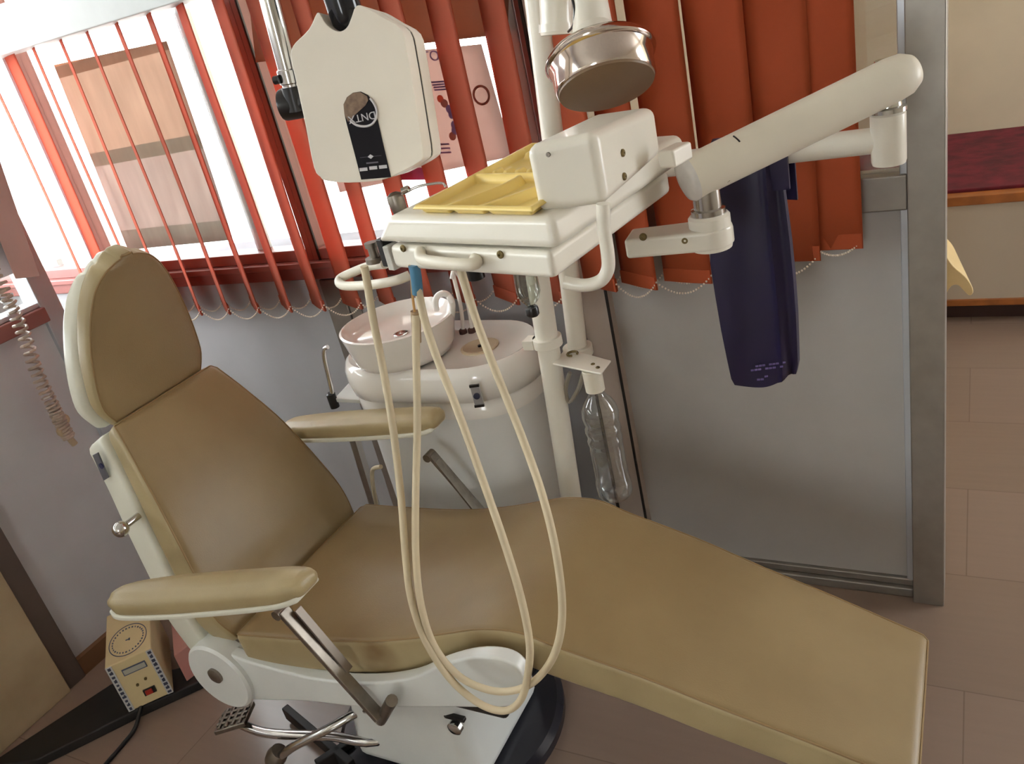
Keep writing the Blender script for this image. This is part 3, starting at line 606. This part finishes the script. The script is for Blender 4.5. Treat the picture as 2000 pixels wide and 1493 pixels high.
for dz, hz in ((.027, .003), (-.027, .003)): b = MB(); b.obox(fb + U * dz + fn * .004, fx * .012, fn * .003, U * hz); b.build('badge_rim', black, bdg)
b = MB(); b.lathe([(.008, 0), (.008, .004), (0, .005)], fb + fn * .004, fn, 14); b.build('badge_emblem', mat('emblem_navy', (46, 48, 70), .4), bdg)
screw(P(840, 752, 1.484), (0, -1, 0), .005, t)
# shelf and chrome suction hook at the left of the spittoon
b = MB(); b.hexa([P(655, 786, 1.53), P(720, 790, 1.53), P(740, 752, 1.70), P(690, 748, 1.70)], [v + U * .012 for v in (P(655, 786, 1.53), P(720, 790, 1.53), P(740, 752, 1.70), P(690, 748, 1.70))]); b.build('side_shelf', white2, t, bevel=.002)
b = MB(); b.tube(spline([P(650, 790, 1.53), P(648, 765, 1.53), P(640, 730, 1.53), P(633, 697, 1.53), P(634, 682, 1.53), P(640, 678, 1.53)], 6), .006); hk = b.build('suction_hook', chrome, t)
b = MB(); b.lathe([(.013, -.022), (.013, .02), (.008, .024), (0, .024)], P(650, 782, 1.53), (0, 0, 1), 16); b.build('hook_clamp', black, hk)
b = MB(); b.tube(spline([P(744, 912, 1.48), P(728, 918, 1.5), P(728, 945, 1.5), P(735, 985, 1.5)], 6), .006); b.build('drain_hose', hose_m, t)
b = MB(); q0 = P(690, 850, 1.55); q1 = P(722, 955, 1.55); b.bar(q0, q1 + (q1 - q0) * 2.0, .022, .022); b.build('support_leg', alu, t)

# ---- delivery unit: poles, arms, instrument tray
t = thing('dental_delivery_unit', 'white dental delivery unit with pole, swing arms and instrument tray above the chair', 'dental unit', (-.9, 1.62, 0))
yA = 1.56
def pole(name, pt, pb, y, r, zt, zb_, par, M=white):
    a, c = P(*pt, y), P(*pb, y); d = (a - c).normalized(); b = MB()
    b.tube([c + d * ((zb_ - c.z) / d.z), c + d * ((zt - c.z) / d.z)], r, 28); return b.build(name, M, par), (lambda z: c + d * ((z - c.z) / d.z))
pa, fa = pole('pole', (1065, 640), (1108, 922), yA, .0265, 1.255, 0, t)
b = MB(); b.lathe([(.14, 0), (.14, .012), (.05, .02), (0, .02)], fa(0), seg=36); b.build('floor_plate', white2, t)
b = MB(); c = fa(.87); b.lathe([(.035, -.012), (.035, .012), (0, .012)], c, seg=28); b.obox(c + Vector((-.038, -.01, 0)), (.014, 0, 0), (0, .018, 0), (0, 0, .012)); b.build('clamp_collar', white, t, bevel=.002)
# horizontal arm from pole to the right hand hub
hubc = P(1735, 262, 1.40); cpz = fa(1.235)
b = MB(); hub0 = Vector((hubc.x, hubc.y, hubc.z)); b.lathe([(.024, -.045), (.0255, -.04), (.0255, .03), (.022, .034), (0, .034)], hub0, seg=28); b.build('elbow_hub', white, t, ang=40)
b = MB(); b.tube([cpz, cpz.lerp(hub0, .5) + U * .0, hub0 + Vector((-.01, .002, -.008))], [.022, .022, .020], 24); b.build('swing_arm', white, t)
b = MB(); b.lathe([(.032, -.045), (.032, .045), (.028, .05), (0, .05)], cpz, seg=28); b.build('pole_collar', white, t)
b = MB(); kz = hub0 + U * .034; b.lathe([(.027, 0), (.027, .006), (.02, .008), (.017, .03), (.017, .075), (0, .075)], kz, seg=24); b.lathe([(.010, -.02), (.010, .02)], kz + U * .03, (0, 1, 0), 14); b.build('knuckle', chrome, t)
# spring arm (thick white cylinder)
cA = P(1345, 350, 1.20); cB = P(1752, 152, 1.40)
ax = (cB - cA).normalized(); L = (cB - cA).length; R0 = .0335
b = MB(); b.lathe([(0, .0), (R0, 0), (R0 * 1.0, L - .01), (R0 * .93, L + .012), (R0 * .7, L + .026), (R0 * .3, L + .032), (0, L + .033)], cA, ax, 40); sa = b.build('spring_arm', cream, t, ang=40)
b = MB(); b.lathe([(R0 * 1.02, .004), (R0 * 1.03, -.002), (R0 * .9, -.008), (R0 * .5, -.012), (0, -.013)], cA, ax, 40); b.build('end_cap', mat('frosted_cap', (226, 222, 216), .25, var=.05, scale=40), sa, ang=50)
# scratch mark and rivets on the arm
sc = P(1455, 262, 1.2); q = cA + ax * (sc - cA).dot(ax); rad = (Vector((.2, -.5, .8)) - ax * ax.dot(Vector((.2, -.5, .8)))).normalized(); sid = ax.cross(rad)
b = MB(); b.tube([q + (rad * math.cos(a) + sid * math.sin(a)) * (R0 + .0005) + ax * (.004 * a) for a in (-.25, -.1, .05, .2)], .0012, 6); b.build('scratch_mark', black, sa)
for a, c, y in ((1418, 347, 1.19), (1772, 158, 1.375)): b = MB(); b.lathe([(.007, -.002), (.007, .003), (0, .004)], PP(a, c, cA - Vector((0, R0 * .8, 0)) , Vector((ax.y, -ax.x, 0)).normalized()), (.25, -.95, .0), 12); b.build('rivet', brass, sa)
# lower hub, chrome neck, bracket to the tray
hb_ = P(1388, 452, 1.215)
b = MB(); b.lathe([(.030, -.026), (.0315, -.02), (.0315, .024), (.028, .028), (0, .028)], hb_, seg=28); b.build('tray_hub', white, t, ang=40)
b = MB(); b.lathe([(.026, .026), (.026, .036), (.021, .038), (.021, .075), (0, .075)], hb_, seg=24); b.build('chrome_neck', chrome, t)
br0, br1 = P(1228, 473, 1.20), Vector((hb_.x, hb_.y, hb_.z - .004))
dv = (br1 - br0); dv.z = 0; dv.normalize(); pv = Vector((-dv.y, dv.x, 0))
b = MB(); zc = hb_.z - .022
bot = [br0 - pv * .030, br1 - pv * .034] + [br1 + (dv * math.sin(a) - pv * math.cos(a)) * .034 for a in [math.pi * k / 8 for k in range(1, 8)]] + [br1 + pv * .034, br0 + pv * .030]
for v in bot: v.z = zc
b.prism(bot, (0, 0, .032)); br = b.build('tray_bracket', white, t, bevel=.006, seg=3)
for a, c in ((1256, 463), (1338, 470)): screw(PP(a, c, br0 - pv * .031, pv), -pv, .006, br)
# instrument tray: drawer body + moulded top
Y0 = .88
zb0 = P(1085, 547, Y0).z
fr, fl, rb = P(1085, 547, Y0), PZ(770, 525, zb0), PZ(1312, 376, zb0); lb = fl + (rb - fr) * .95
b = MB(); hgt = .036; b.hexa([fl, fr, rb, lb], [v + U * hgt for v in (fl, fr, rb, lb)]); dw = b.build('drawer_body', white, t, bevel=.009, seg=3)
ex = (fr - fl).normalized(); ey = Vector((-ex.y, ex.x, 0)); fnm = -ey
for a, c in ((788, 485), (978, 497)): screw(PP(a, c, fl, ey) + fnm * .001, fnm, .0055, dw)
b = MB(); b.obox(PP(760, 505, fl, ey) + ey * .01, ex * .007, ey * .012, U * .019); b.build('end_plate', mat('worn_white', (200, 196, 186), .5, var=.15, scale=40), dw, bevel=.002)
b = MB(); b.obox(PP(740, 498, fl, ey) + ey * .02, ex * .007, ey * .014, U * .022); b.build('end_block', black, dw, bevel=.002)
# pull handle
hp = [PP(a, c, fl + fnm * d, ey) for a, c, d in ((822, 492, .0), (820, 496, .012), (828, 508, .02), (870, 514, .026), (915, 517, .022), (930, 513, .012), (928, 506, 0))]
b = MB(); b.tube(spline(hp, 5), .0085, 14); b.build('drawer_handle', cream, dw)
# moulded top slab
zt0 = P(1085, 490, Y0).z + .001
tl, tr, trb = PZ(722, 476, zt0), PZ(1090, 490, zt0) , PZ(1347, 311, zt0); tlb = tl + (trb - tr) * 1.0
ht = .042
def tquad(ins, z, lf=0): 
    c4 = [tl, tr, trb, tlb]; n4 = [ex * 1 + ey, -ex + ey, -ex - ey, ex - ey]
    return [c4[i] + n4[i] * ins + (ex * lf if i in (0, 3) else Vector()) + U * z for i in range(4)]
b = MB(); b.hexa(tquad(0, 0, .012), tquad(.004, ht, .05))
top = b.build('tray_top', white, t, bevel=.013, seg=4)
ztop = zt0 + ht
# raised control box on the tray
b = MB(); k0, k1, k2 = PZ(1050, 420, ztop - .004), PZ(1187, 400, ztop - .004), PZ(1293, 303, ztop - .004); k3 = k0 + (k2 - k1)
h1_ = P(1190, 252, k1.y).z - k1.z; h2_ = P(1291, 205, k2.y).z - k2.z
b.hexa([k0, k1, k2, k3], [k0 + U * (h1_ - .004), k1 + U * h1_, k2 + U * h2_, k3 + U * (h2_ + .004)]); cbx = b.build('control_housing', white, t, bevel=.013, seg=4)
sn = (k2 - k1).cross(U).normalized(); sn = sn if sn.x > 0 else -sn
for a, c in ((1215, 299), (1218, 345)): screw(PP(a, c, k1, sn) + sn * .001, sn, .005, cbx)
fn_ = (k1 - k0).cross(U).normalized(); fn_ = fn_ if fn_.y < 0 else -fn_
screw(PP(1071, 302, k0, fn_), fn_, .003, cbx, dullmetal)
# low white back rim of the tray
b = MB(); g0 = PZ(1318, 297, ztop + .012); b.obox(g0 - U * .004, ex * .013, ey * .024, U * .012); b.build('rear_rim', white, t, bevel=.004)
# bent grab tube on the right side
gp = [PP(a, c, k1, fn_) + sn * 0 for a, c in ((1181, 392), (1183, 440), (1190, 490), (1190, 520), (1176, 542), (1145, 551), (1105, 545))]
gp = [p - fn_ * (-.012) for p in gp]
b = MB(); b.tube(spline(gp, 6), .0085, 14); b.build('grab_tube', white, t)
# hose holder loop, bolt
hh = [PP(a, c, fl + ey * .01 + fnm * d, ey) for (a, c), d in zip(((752, 516), (722, 520), (694, 530), (664, 545), (670, 558), (720, 557), (770, 549), (800, 538)), (-.01, -.03, -.025, -.01, .005, .01, .008, -.01))]
b = MB(); b.tube(spline(hh, 6), .0075, 14); hl = b.build('hose_holder', cream, t)
b = MB(); c = PP(712, 506, fl, ey) - fnm * .02; b.lathe([(.016, -.012), (.016, -.004), (.008, -.004), (.008, .012), (.011, .012), (.011, .02), (0, .02)], c, seg=14); b.build('holder_bolt', dullmetal, hl)
# hoses
def hose(name, pts, r, yt=.96, yb2=.815, M=hose_m):
    ym = min(p[1] for p in pts); yM = max(p[1] for p in pts); out = []
    for a, c in pts:
        k = (c - ym) / (yM - ym); k = k * k * (3 - 2 * k) if k < 1 else 1; out.append(P(a, c, yt + (yb2 - yt) * k))
    b = MB(); b.tube(spline(out, 8), r, 12); return b.build(name, M, t)
hose('hose', [(711, 520), (716, 545), (728, 620), (748, 720), (768, 840), (784, 980), (792, 1085), (803, 1170), (830, 1250), (878, 1325), (935, 1374), (985, 1389), (1018, 1366), (1032, 1310), (1034, 1255), (1018, 1170), (985, 1060), (940, 930), (893, 800), (850, 690), (828, 620), (818, 572), (808, 520)], .0062, .95, .80)
hose('hose', [(812, 615), (813, 700), (815, 830), (812, 960), (812, 1080), (822, 1180), (848, 1262), (895, 1320), (950, 1347), (1000, 1350), (1045, 1330), (1083, 1278), (1098, 1200), (1088, 1090), (1060, 970), (1018, 850), (970, 730), (932, 630), (903, 536), (897, 518)], .0062, .965, .81)
hose('thin_tube', [(800, 518), (803, 535), (806, 580), (811, 616)], .002, .95, .96, mat('orange_thin_tube', (206, 160, 100), .4))
hose('hose_sleeve', [(811, 608), (813, 640), (814, 668)], .0075, .962, .958, mat('brown_sleeve', (170, 142, 108), .5))
hose('hose_sleeve', [(808, 518), (812, 536), (816, 574)], .0085, .95, .95, mat('blue_sleeve', (74, 128, 160), .5))
# glass trap under the tray
vc = P(1027, 545, 1.05)
b = MB(); b.lathe([(.018, .05), (.018, .0), (.0185, -.004), (.0185, -.022), (.014, -.034), (.007, -.042), (.006, -.046), (0, -.046)], vc, (0.02, 0, 1), 24); vt = b.build('glass_trap', vialg, t)
b = MB(); b.lathe([(.0095, -.046), (.0105, -.049), (.0105, -.058), (.008, -.061), (0, -.061)], vc, (0.02, 0, 1), 20); b.build('trap_cap', black, vt)
b = MB(); c = P(930, 540, 1.05); b.lathe([(.014, .02), (.014, -.003), (.009, -.006), (0, -.006)], c, seg=18); b.build('foot_stud', black, t)

# ---- yellow divided tray lying on the unit
q0, q1 = PZ(808, 414, ztop + .0055), PZ(1042, 420, ztop + .0055); q3 = PZ(1040, 288, ztop + .0055); vx = q1 - q0; vx.z = 0; vy = q3 - q0; vy.z = 0
b = MB(); NX, NY = 120, 130; vs = []
def depth(u, v):
    e = min(u, 1 - u) * vx.length; f = min(v, 1 - v) * vy.length; m_ = min(e, f)
    if m_ < .008: return .004 + .004 * min(1, m_ / .004)
    w = lambda s: max(0, min(1, s))
    d = -.0045
    rid = 0
    if v < .42:
        for c, sl in ((.36, .12), (.66, .14)):
            x = u - c - sl * math.sin(v / .42 * 2.4 - .6); rid = max(rid, w(1.5 - abs(x) / .024) ** .7)
    rid = max(rid, w(1.6 - abs(v - .45) / .015))
    for v0, v1 in ((.50, .60), (.80, .90)):
        rid = max(rid, .8 * w(math.sin(u * 60) * .7 + .45) * w(min(v - v0, v1 - v) / .02))
    wall = w(1 - (m_ - .008) / .004)
    return d + max(rid, wall) * .0125
for j in range(NY + 1):
    for i in range(NX + 1):
        u, v = i / NX, j / NY; vs.append(q0 + vx * u + vy * v + U * depth(u, v))
b.add(vs, [(j * (NX + 1) + i, j * (NX + 1) + i + 1, (j + 1) * (NX + 1) + i + 1, (j + 1) * (NX + 1) + i) for j in range(NY) for i in range(NX)])
tag(b.build('instrument_tray', yellow, solid=.0015, ang=70), 'yellow plastic divided tray lying empty on the white instrument table', 'tray')
# ---- syringe standing at the left of the tray
s0 = P(782, 412, 1.12)
t2 = thing('air_water_syringe', 'grey metal air water syringe standing at the left edge of the tray', 'syringe', s0)
b = MB(); b.lathe([(.007, -.05), (.009, -.01), (.0125, .0), (.0145, .018), (.013, .028), (.006, .032), (0, .033)], s0, (-.15, 0, 1), 18); sy = b.build('handle', dullmetal, t2)
b = MB(); b.lathe([(.006, 0), (.006, .012), (.004, .014), (0, .014)], P(786, 374, 1.12), (1, .2, .25), 12); b.build('trigger', chrome, sy)
b = MB(); b.tube(spline([P(785, 380, 1.12), P(812, 366, 1.13), P(838, 360, 1.14), P(864, 358, 1.15), P(870, 366, 1.15)], 5), .0022); b.build('nozzle', chrome, t2)

# ---- operating lamp with its own pole
t = thing('operating_light', 'round chrome operating light with white neck on a second white pole', 'lamp', (-.82, 1.63, .8))
yB = 1.63
pb_, fbp = pole('pole', (1052, 40), (1126, 660), yB, .0235, 2.35, .80, t)
c = fbp(.812); b = MB(); b.lathe([(.036, -.012), (.036, .012), (0, .012)], c, seg=28); b.build('pole_foot', white, t, bevel=.002)
n1 = ((EYE - P(1183, 165, 1.42)).normalized() * .50 + Vector((.05, 0, -.87))).normalized()
e1c = P(1184, 168, 1.40); R1 = .088
b = MB(); b.lathe([(0, .072), (R1 * .75, .072), (R1 * .98, .066), (R1 * 1.08, .056), (R1 * 1.1, .05), (R1 * 1.08, .046), (R1 * 1.04, .044), (R1 * 1.0, .03), (R1 * .99, .004), (R1 * .96, 0), (R1 * .90, .0)], e1c, -n1, 56); b.build('lamp_housing', mat('polished_reflector', (216, 204, 196), .12, 1, var=.02), t, ang=40)
b = MB(); b.lathe([(R1 * .95, .002), (R1 * .94, -.004), (R1 * .6, -.010), (0, -.012)], e1c, -n1, 48); b.build('diffuser', mat('brown_tinted_diffuser', (132, 108, 84), .4), t)
nk = e1c - n1 * .072
b = MB(); n0 = P(1158, 62, 1.46); n2 = P(1148, -60, 1.50); b.tube([nk, n0.lerp(nk, .3), n0, n0.lerp(n2, .5), n2], [.040, .040, .036, .030, .028], 24); b.build('lamp_neck', white, t)
b = MB(); j0, j1 = P(1088, 68, 1.50), P(1080, -120, 1.52); b.tube([j0, j0 + (j1 - j0) * .03, j0 + (j1 - j0) * .031, j0 + (j1 - j0) * .12, j0 + (j1 - j0) * .121, j1], [.030, .031, .033, .033, .030, .030], 28); b.build('arm_joint', white, t, ang=30)
b = MB(); top_ = fbp(1.95); b.tube(spline([j1, j1 + U * .08, Vector((j1.x, j1.y, 1.93)), Vector((n2.x, n2.y, 1.93)), Vector((n2.x, n2.y, 1.75)), n2], 6), .022, 18); b.tube([Vector((j1.x, j1.y, 1.91)), fbp(1.92)], .02, 18); b.build('lamp_arm', white, t)
b = MB(); b.tube(spline([P(1118, 0, 1.46), P(1122, 20, 1.45), P(1120, 48, 1.45), P(1110, 62, 1.47)], 5), .0022, 8); b.build('lamp_wire', black, t)
# ---- bottle bracket + bottle
bb0 = fa(.855)
t = thing('water_bottle', 'clear plastic water bottle hanging upside down from a white bracket by the pole', 'bottle', P(1200, 955, 1.55))
bt = P(1163, 762, 1.52); ba = Vector((0.0, 0, -1))
bp = [(.0175, -.005), (.0175, .006), (.021, .014), (.034, .030), (.041, .046), (.043, .062), (.041, .078), (.0385, .085), (.041, .093), (.0425, .102), (.040, .112), (.0385, .118), (.0415, .126), (.041, .135), (.0385, .14), (.040, .15), (.0395, .19), (.040, .235), (.0425, .243), (.0425, .275), (.036, .286), (.03, .284), (0, .28)]
b = MB(); b.lathe(bp, bt, ba, 40); b.build('bottle_body', pet, t, ang=60)
b = MB(); b.lathe([(0, -.052), (.021, -.052), (.0225, -.05), (.022, 0), (.0, 0)], bt, ba, 28); b.build('bottle_cap', cream, t)
b = MB(); f0 = bt + U * .053; ar = Vector((f0.x, f0.y, f0.z)); pA = fa(ar.z + .004)
b.hexa([pA + Vector((.02, -.03, -.0)), ar + Vector((.035, -.03, 0)), ar + Vector((.035, .035, 0)), pA + Vector((.02, .05, 0))], [v + U * .005 for v in (pA + Vector((.02, -.03, -.0)), ar + Vector((.035, -.03, 0)), ar + Vector((.035, .035, 0)), pA + Vector((.02, .05, 0)))])
bo = b.build('bottle_bracket', white, bpy.data.objects['dental_delivery_unit'], bevel=.002)
for dx, dy in ((.0, .012), (.018, -.004)): screw(ar + Vector((dx, dy, .006)), (0, 0, 1), .005, bo)
b = MB(); hk0 = pA + Vector((.055, .01, .006)); b.tube([hk0 + Vector((.012 * math.cos(a), .012 * math.sin(a), .004)) for a in [k * .5 for k in range(11)]], .003, 8); b.build('u_bolt', brass, bo)
b = MB(); b.tube(spline([P(1155, 722, 1.53), P(1140, 730, 1.55), P(1130, 760, 1.56), P(1112, 785, 1.56), P(1105, 760, 1.56), P(1113, 728, 1.56)], 6), .005, 10); b.build('feed_tube', mat('grey_tube', (150, 142, 128), .4), bo)

# ---- x-ray head
XC = P(712, 190, 1.16); tocam = (EYE - XC).normalized(); lf = -right
xn = (tocam + lf * .34).normalized()
out_px = [(630, 62), (645, 32), (652, 36), (662, 52), (676, 63), (690, 66), (702, 58), (710, 40), (718, 20), (733, 19), (770, 40), (804, 62), (816, 110), (829, 187), (838, 245), (845, 296), (836, 312), (800, 332), (765, 346), (704, 351), (660, 347), (650, 340), (638, 322), (622, 240), (606, 165), (597, 124), (596, 104), (604, 88)]
ol = spline([PP(a, c, XC, xn) for a, c in out_px], 3, True)
def inset(poly, d):
    n = len(poly); out = []
    for i in range(n):
        tt = (poly[(i + 1) % n] - poly[i - 1]).normalized(); nn = tt.cross(xn); out.append(poly[i] + nn * d)
    return out
cen = sum(ol, Vector()) / len(ol); sg = 1 if (inset(ol, .01)[0] - cen).length < (ol[0] - cen).length else -1
def lay(d, ins): return [p + xn * d for p in inset(ol, sg * ins)]
t = thing('dental_xray_machine', 'white shield shaped dental x-ray head with black logo strip hanging over the headrest', 'x-ray machine', XC)
xw = mat('xray_white_plastic', (238, 230, 216), .35, var=.03)
b = MB(); b.loft([lay(.007, 0), lay(.055, 0)]); fs_ = b.build('front_shell', xw, t, bevel=.014, seg=5, ang=50)
b = MB(); b.loft([lay(-.055, 0), lay(-.004, 0)]); b.build('rear_shell', xw, t, bevel=.006, seg=4, ang=50)
b = MB(); b.loft([lay(-.02, .0015), lay(.02, .0015)]); b.build('seam', darkgap, t)
fc = XC + xn * .0555
def F(a, c, d=0): return PP(a, c, fc + xn * d, xn)
strip = [(677, 240), (673, 222), (672, 204), (678, 190), (690, 181), (705, 179), (719, 186), (730, 200), (738, 235), (750, 288), (764, 346), (706, 351), (693, 300)]
b = MB(); b.prism([F(*p) for p in strip], xn * .0012); lg = b.build('logo_strip', mat('black_logo_print', (16, 12, 20), .6, spec=.2), t)
worn = [(673, 224), (671, 204), (678, 190), (690, 181), (704, 180), (717, 188), (719, 196), (714, 206), (706, 213), (696, 222), (688, 230), (680, 238)]
b = MB(); b.prism([F(*p, .0013) for p in worn], xn * .0006); b.build('worn_patch', mat('worn_brown_patch', (140, 118, 98), .7, var=.15, scale=90, rgb2=(108, 84, 70)), lg)
greym = mat('logo_grey', (206, 204, 208), .4)
arc = [(723, 192), (731, 203), (736, 217), (734, 232), (726, 243), (713, 247), (698, 245), (688, 239), (684, 235)]
b = MB(); b.tube(spline([F(*p, .002) for p in arc], 4), .0019, 8); b.build('logo_arc', greym, lg)
xd = (F(684, 232) - F(724, 224)).normalized(); yd = xn.cross(xd)
text('logo_lettering', 'DNTX', .0165, F(707, 229, .0015), xd, yd, greym, lg)
dm = F(724, 306, .002); xq = (F(740, 305) - F(710, 308)).normalized(); yq = xn.cross(xq)
b = MB(); b.prism([dm - xq * .005, dm - yq * .0035, dm + xq * .005, dm + yq * .0035], xn * .0006); b.build('logo_diamond', greym, lg)
b = MB(); b.obox(dm, xq * .018, yq * .0003, xn * .0003); b.build('logo_line', mat('dim_grey_print', (96, 92, 104), .5), lg)
for a, c in ((710, 331), (729, 328), (748, 326)): b = MB(); b.obox(F(a, c, .002), xq * .0066, yq * .0026, xn * .0004); b.build('logo_block', greym, lg)
b = MB(); b.obox(F(727, 318, .002), xq * .010, yq * .0012, xn * .0003); b.build('logo_small_print', bpy.data.materials['dim_grey_print'], lg)
# black yoke tube with rounded end, chrome arm with black elbow
yk0 = PP(681, 42, XC + xn * .02, xn)
upv = Vector((0, 0, 1))
yk = yk0 + upv * 0
b = MB(); b.lathe([(.012, -.020), (.021, -.012), (.026, .0), (.027, .02), (.028, .2), (0, .2)], yk, (-.06, 0, 1), 28); b.build('yoke_tube', mat('black_gloss', (18, 20, 28), .14), t)
ch0, ch1 = P(571, 168, 1.15), P(527, 0, 1.15)
b = MB(); dch = (ch1 - ch0).normalized(); b.tube([ch0, ch0 + dch * .9], .0165, 24); b.lathe([(.018, 0), (.0195, .002), (.0195, .022), (.018, .024)], ch0 + dch * .004, dch, 24); arm_ = b.build('chrome_arm', chrome, t)
b = MB(); b.lathe([(.007, 0), (.007, .01), (0, .012)], P(546, 155, 1.13), (-1, -.2, 0), 12); b.build('lock_screw', black, arm_)
k0 = P(556, 205, 1.15); k1_ = P(604, 196, 1.165)
b = MB(); dk = (k1_ - k0).normalized(); Lk = (k1_ - k0).length + .02; b.lathe([(.018, 0), (.025, .002), (.0265, .006), (.0265, Lk - .01), (.024, Lk)], k0 - dk * .006, dk, 32); b.lathe([(.019, -.03), (.019, .01)], ch0 - dch * .01, dch, 24); b.build('elbow', black, t, ang=40)
tt = ch0 + dch * .9
b = MB(); b.tube(spline([yk + Vector((-.012, 0, .2)), yk + Vector((-.03, .03, .42)), Vector((tt.x + .02, tt.y + .02, tt.z - .12)), Vector((tt.x, tt.y, tt.z - .1))], 6), .022, 16); b.build('yoke_arm', black, t)
b = MB(); b.tube([Vector((tt.x, tt.y, tt.z - .02)), Vector((tt.x, tt.y, 2.75))], .03, 20); b.lathe([(.09, -.02), (.09, 0), (0, 0)], (tt.x, tt.y, 2.75), seg=28); b.build('ceiling_mount', white, t)

# ---- purple lead apron hanging over the swing arm
def armp(px):     # point on the swing arm under a given picture column
    k = 0
    best = min((abs((lambda p: 1000 + FOC * p[0] / p[1])((right.dot(cpz.lerp(hub0, s / 200) - EYE), fwd.dot(cpz.lerp(hub0, s / 200) - EYE))) - px), s) for s in range(201))
    return cpz.lerp(hub0, best[1] / 200)
a0, a1 = armp(1395), armp(1528)
rows = [((1392, 352), (1524, 306)), ((1390, 420), (1533, 380)), ((1390, 510), (1545, 470)), ((1400, 570), (1552, 540)), ((1412, 640), (1557, 610)), ((1424, 700), (1559, 670)), ((1431, 735), (1560, 708)), ((1437, 748), (1556, 728))]
b = MB(); rings = []; yf = min(a0.y, a1.y) - .035
bulge = [0, .004, .008, .01, .01, .01, .009, .008]
for i, (l, r_) in enumerate(rows):
    fl_, frr = P(*l, yf - .004), P(*r_, yf + .01); n = 24; ring = []
    for k in range(n + 1):
        u = k / n; p = fl_.lerp(frr, u); ridge = .010 * math.exp(-((u - .80) / .06) ** 2) - .008 * math.exp(-((u - .90) / .05) ** 2) + .004 * math.sin(u * 7 + i * .4)
        z_ = 0
        if i == len(rows) - 1: z_ = -.016 * math.sin(math.pi * min(1, u * 1.15)) 
        ring.append(p + Vector((0, -ridge - bulge[i], z_)))
    for k in range(n, -1, -1):
        u = k / n; p = fl_.lerp(frr, u); z_ = -.016 * math.sin(math.pi * min(1, u * 1.15)) if i == len(rows) - 1 else 0
        ring.append(p + Vector((0, .012 + .010 * math.sin(math.pi * u), z_)))
    rings.append(ring)
b.loft(rings)
t = thing('lead_apron', 'dark purple lead apron hanging over the white swing arm', 'apron', rings[-1][10])
ap = b.build('front_flap', apron_m, t, ang=70)
# fold over the arm and short back flap
b = MB(); rings = []; ad = (a1 - a0).normalized()
for s, c in enumerate((a0, a0.lerp(a1, .25), a0.lerp(a1, .5), a0.lerp(a1, .75), a1, a1 + ad * .016)):
    ring = []
    for rr, flip in ((.034, 1), (.026, -1)):
        seq = [(-1, -.06), (-1, -.02)] + [(-math.cos(math.pi * k / 8), math.sin(math.pi * k / 8)) for k in range(9)] + [(1, -.03), (1, -.085 + .012 * math.sin(s))]
        pts = []
        for dy, dz in seq:
            z_ = dz * rr if abs(dz) > .1 or (dz == 0) else dz
            z_ = dz * rr if dz >= 0 else dz
            pts.append(c + Vector((0, dy * rr, z_)))
        ring += pts if flip == 1 else pts[::-1]
    rings.append(ring)
b.loft(rings); b.build('fold', apron_m, t, ang=70)
tm = mat('faded_lavender_print', (112, 96, 150), .5)
for (pa_, pb2) in (((1475, 716), (1535, 708)), ((1466, 724), (1530, 716)), ((1478, 742), (1492, 741)), ((1493, 736), (1500, 735))):
    v0, v1 = P(*pa_, yf - .024), P(*pb2, yf - .022); n = 9 if (v1 - v0).length > .03 else 2
    b = MB()
    for k in range(n):
        if k % 4 == 3: continue
        c = v0.lerp(v1, (k + .5) / n); b.obox(c, (v1 - v0) / n * .4, Vector((0, .0008, 0)), U * .0016)
    b.build('printed_line', tm, ap)
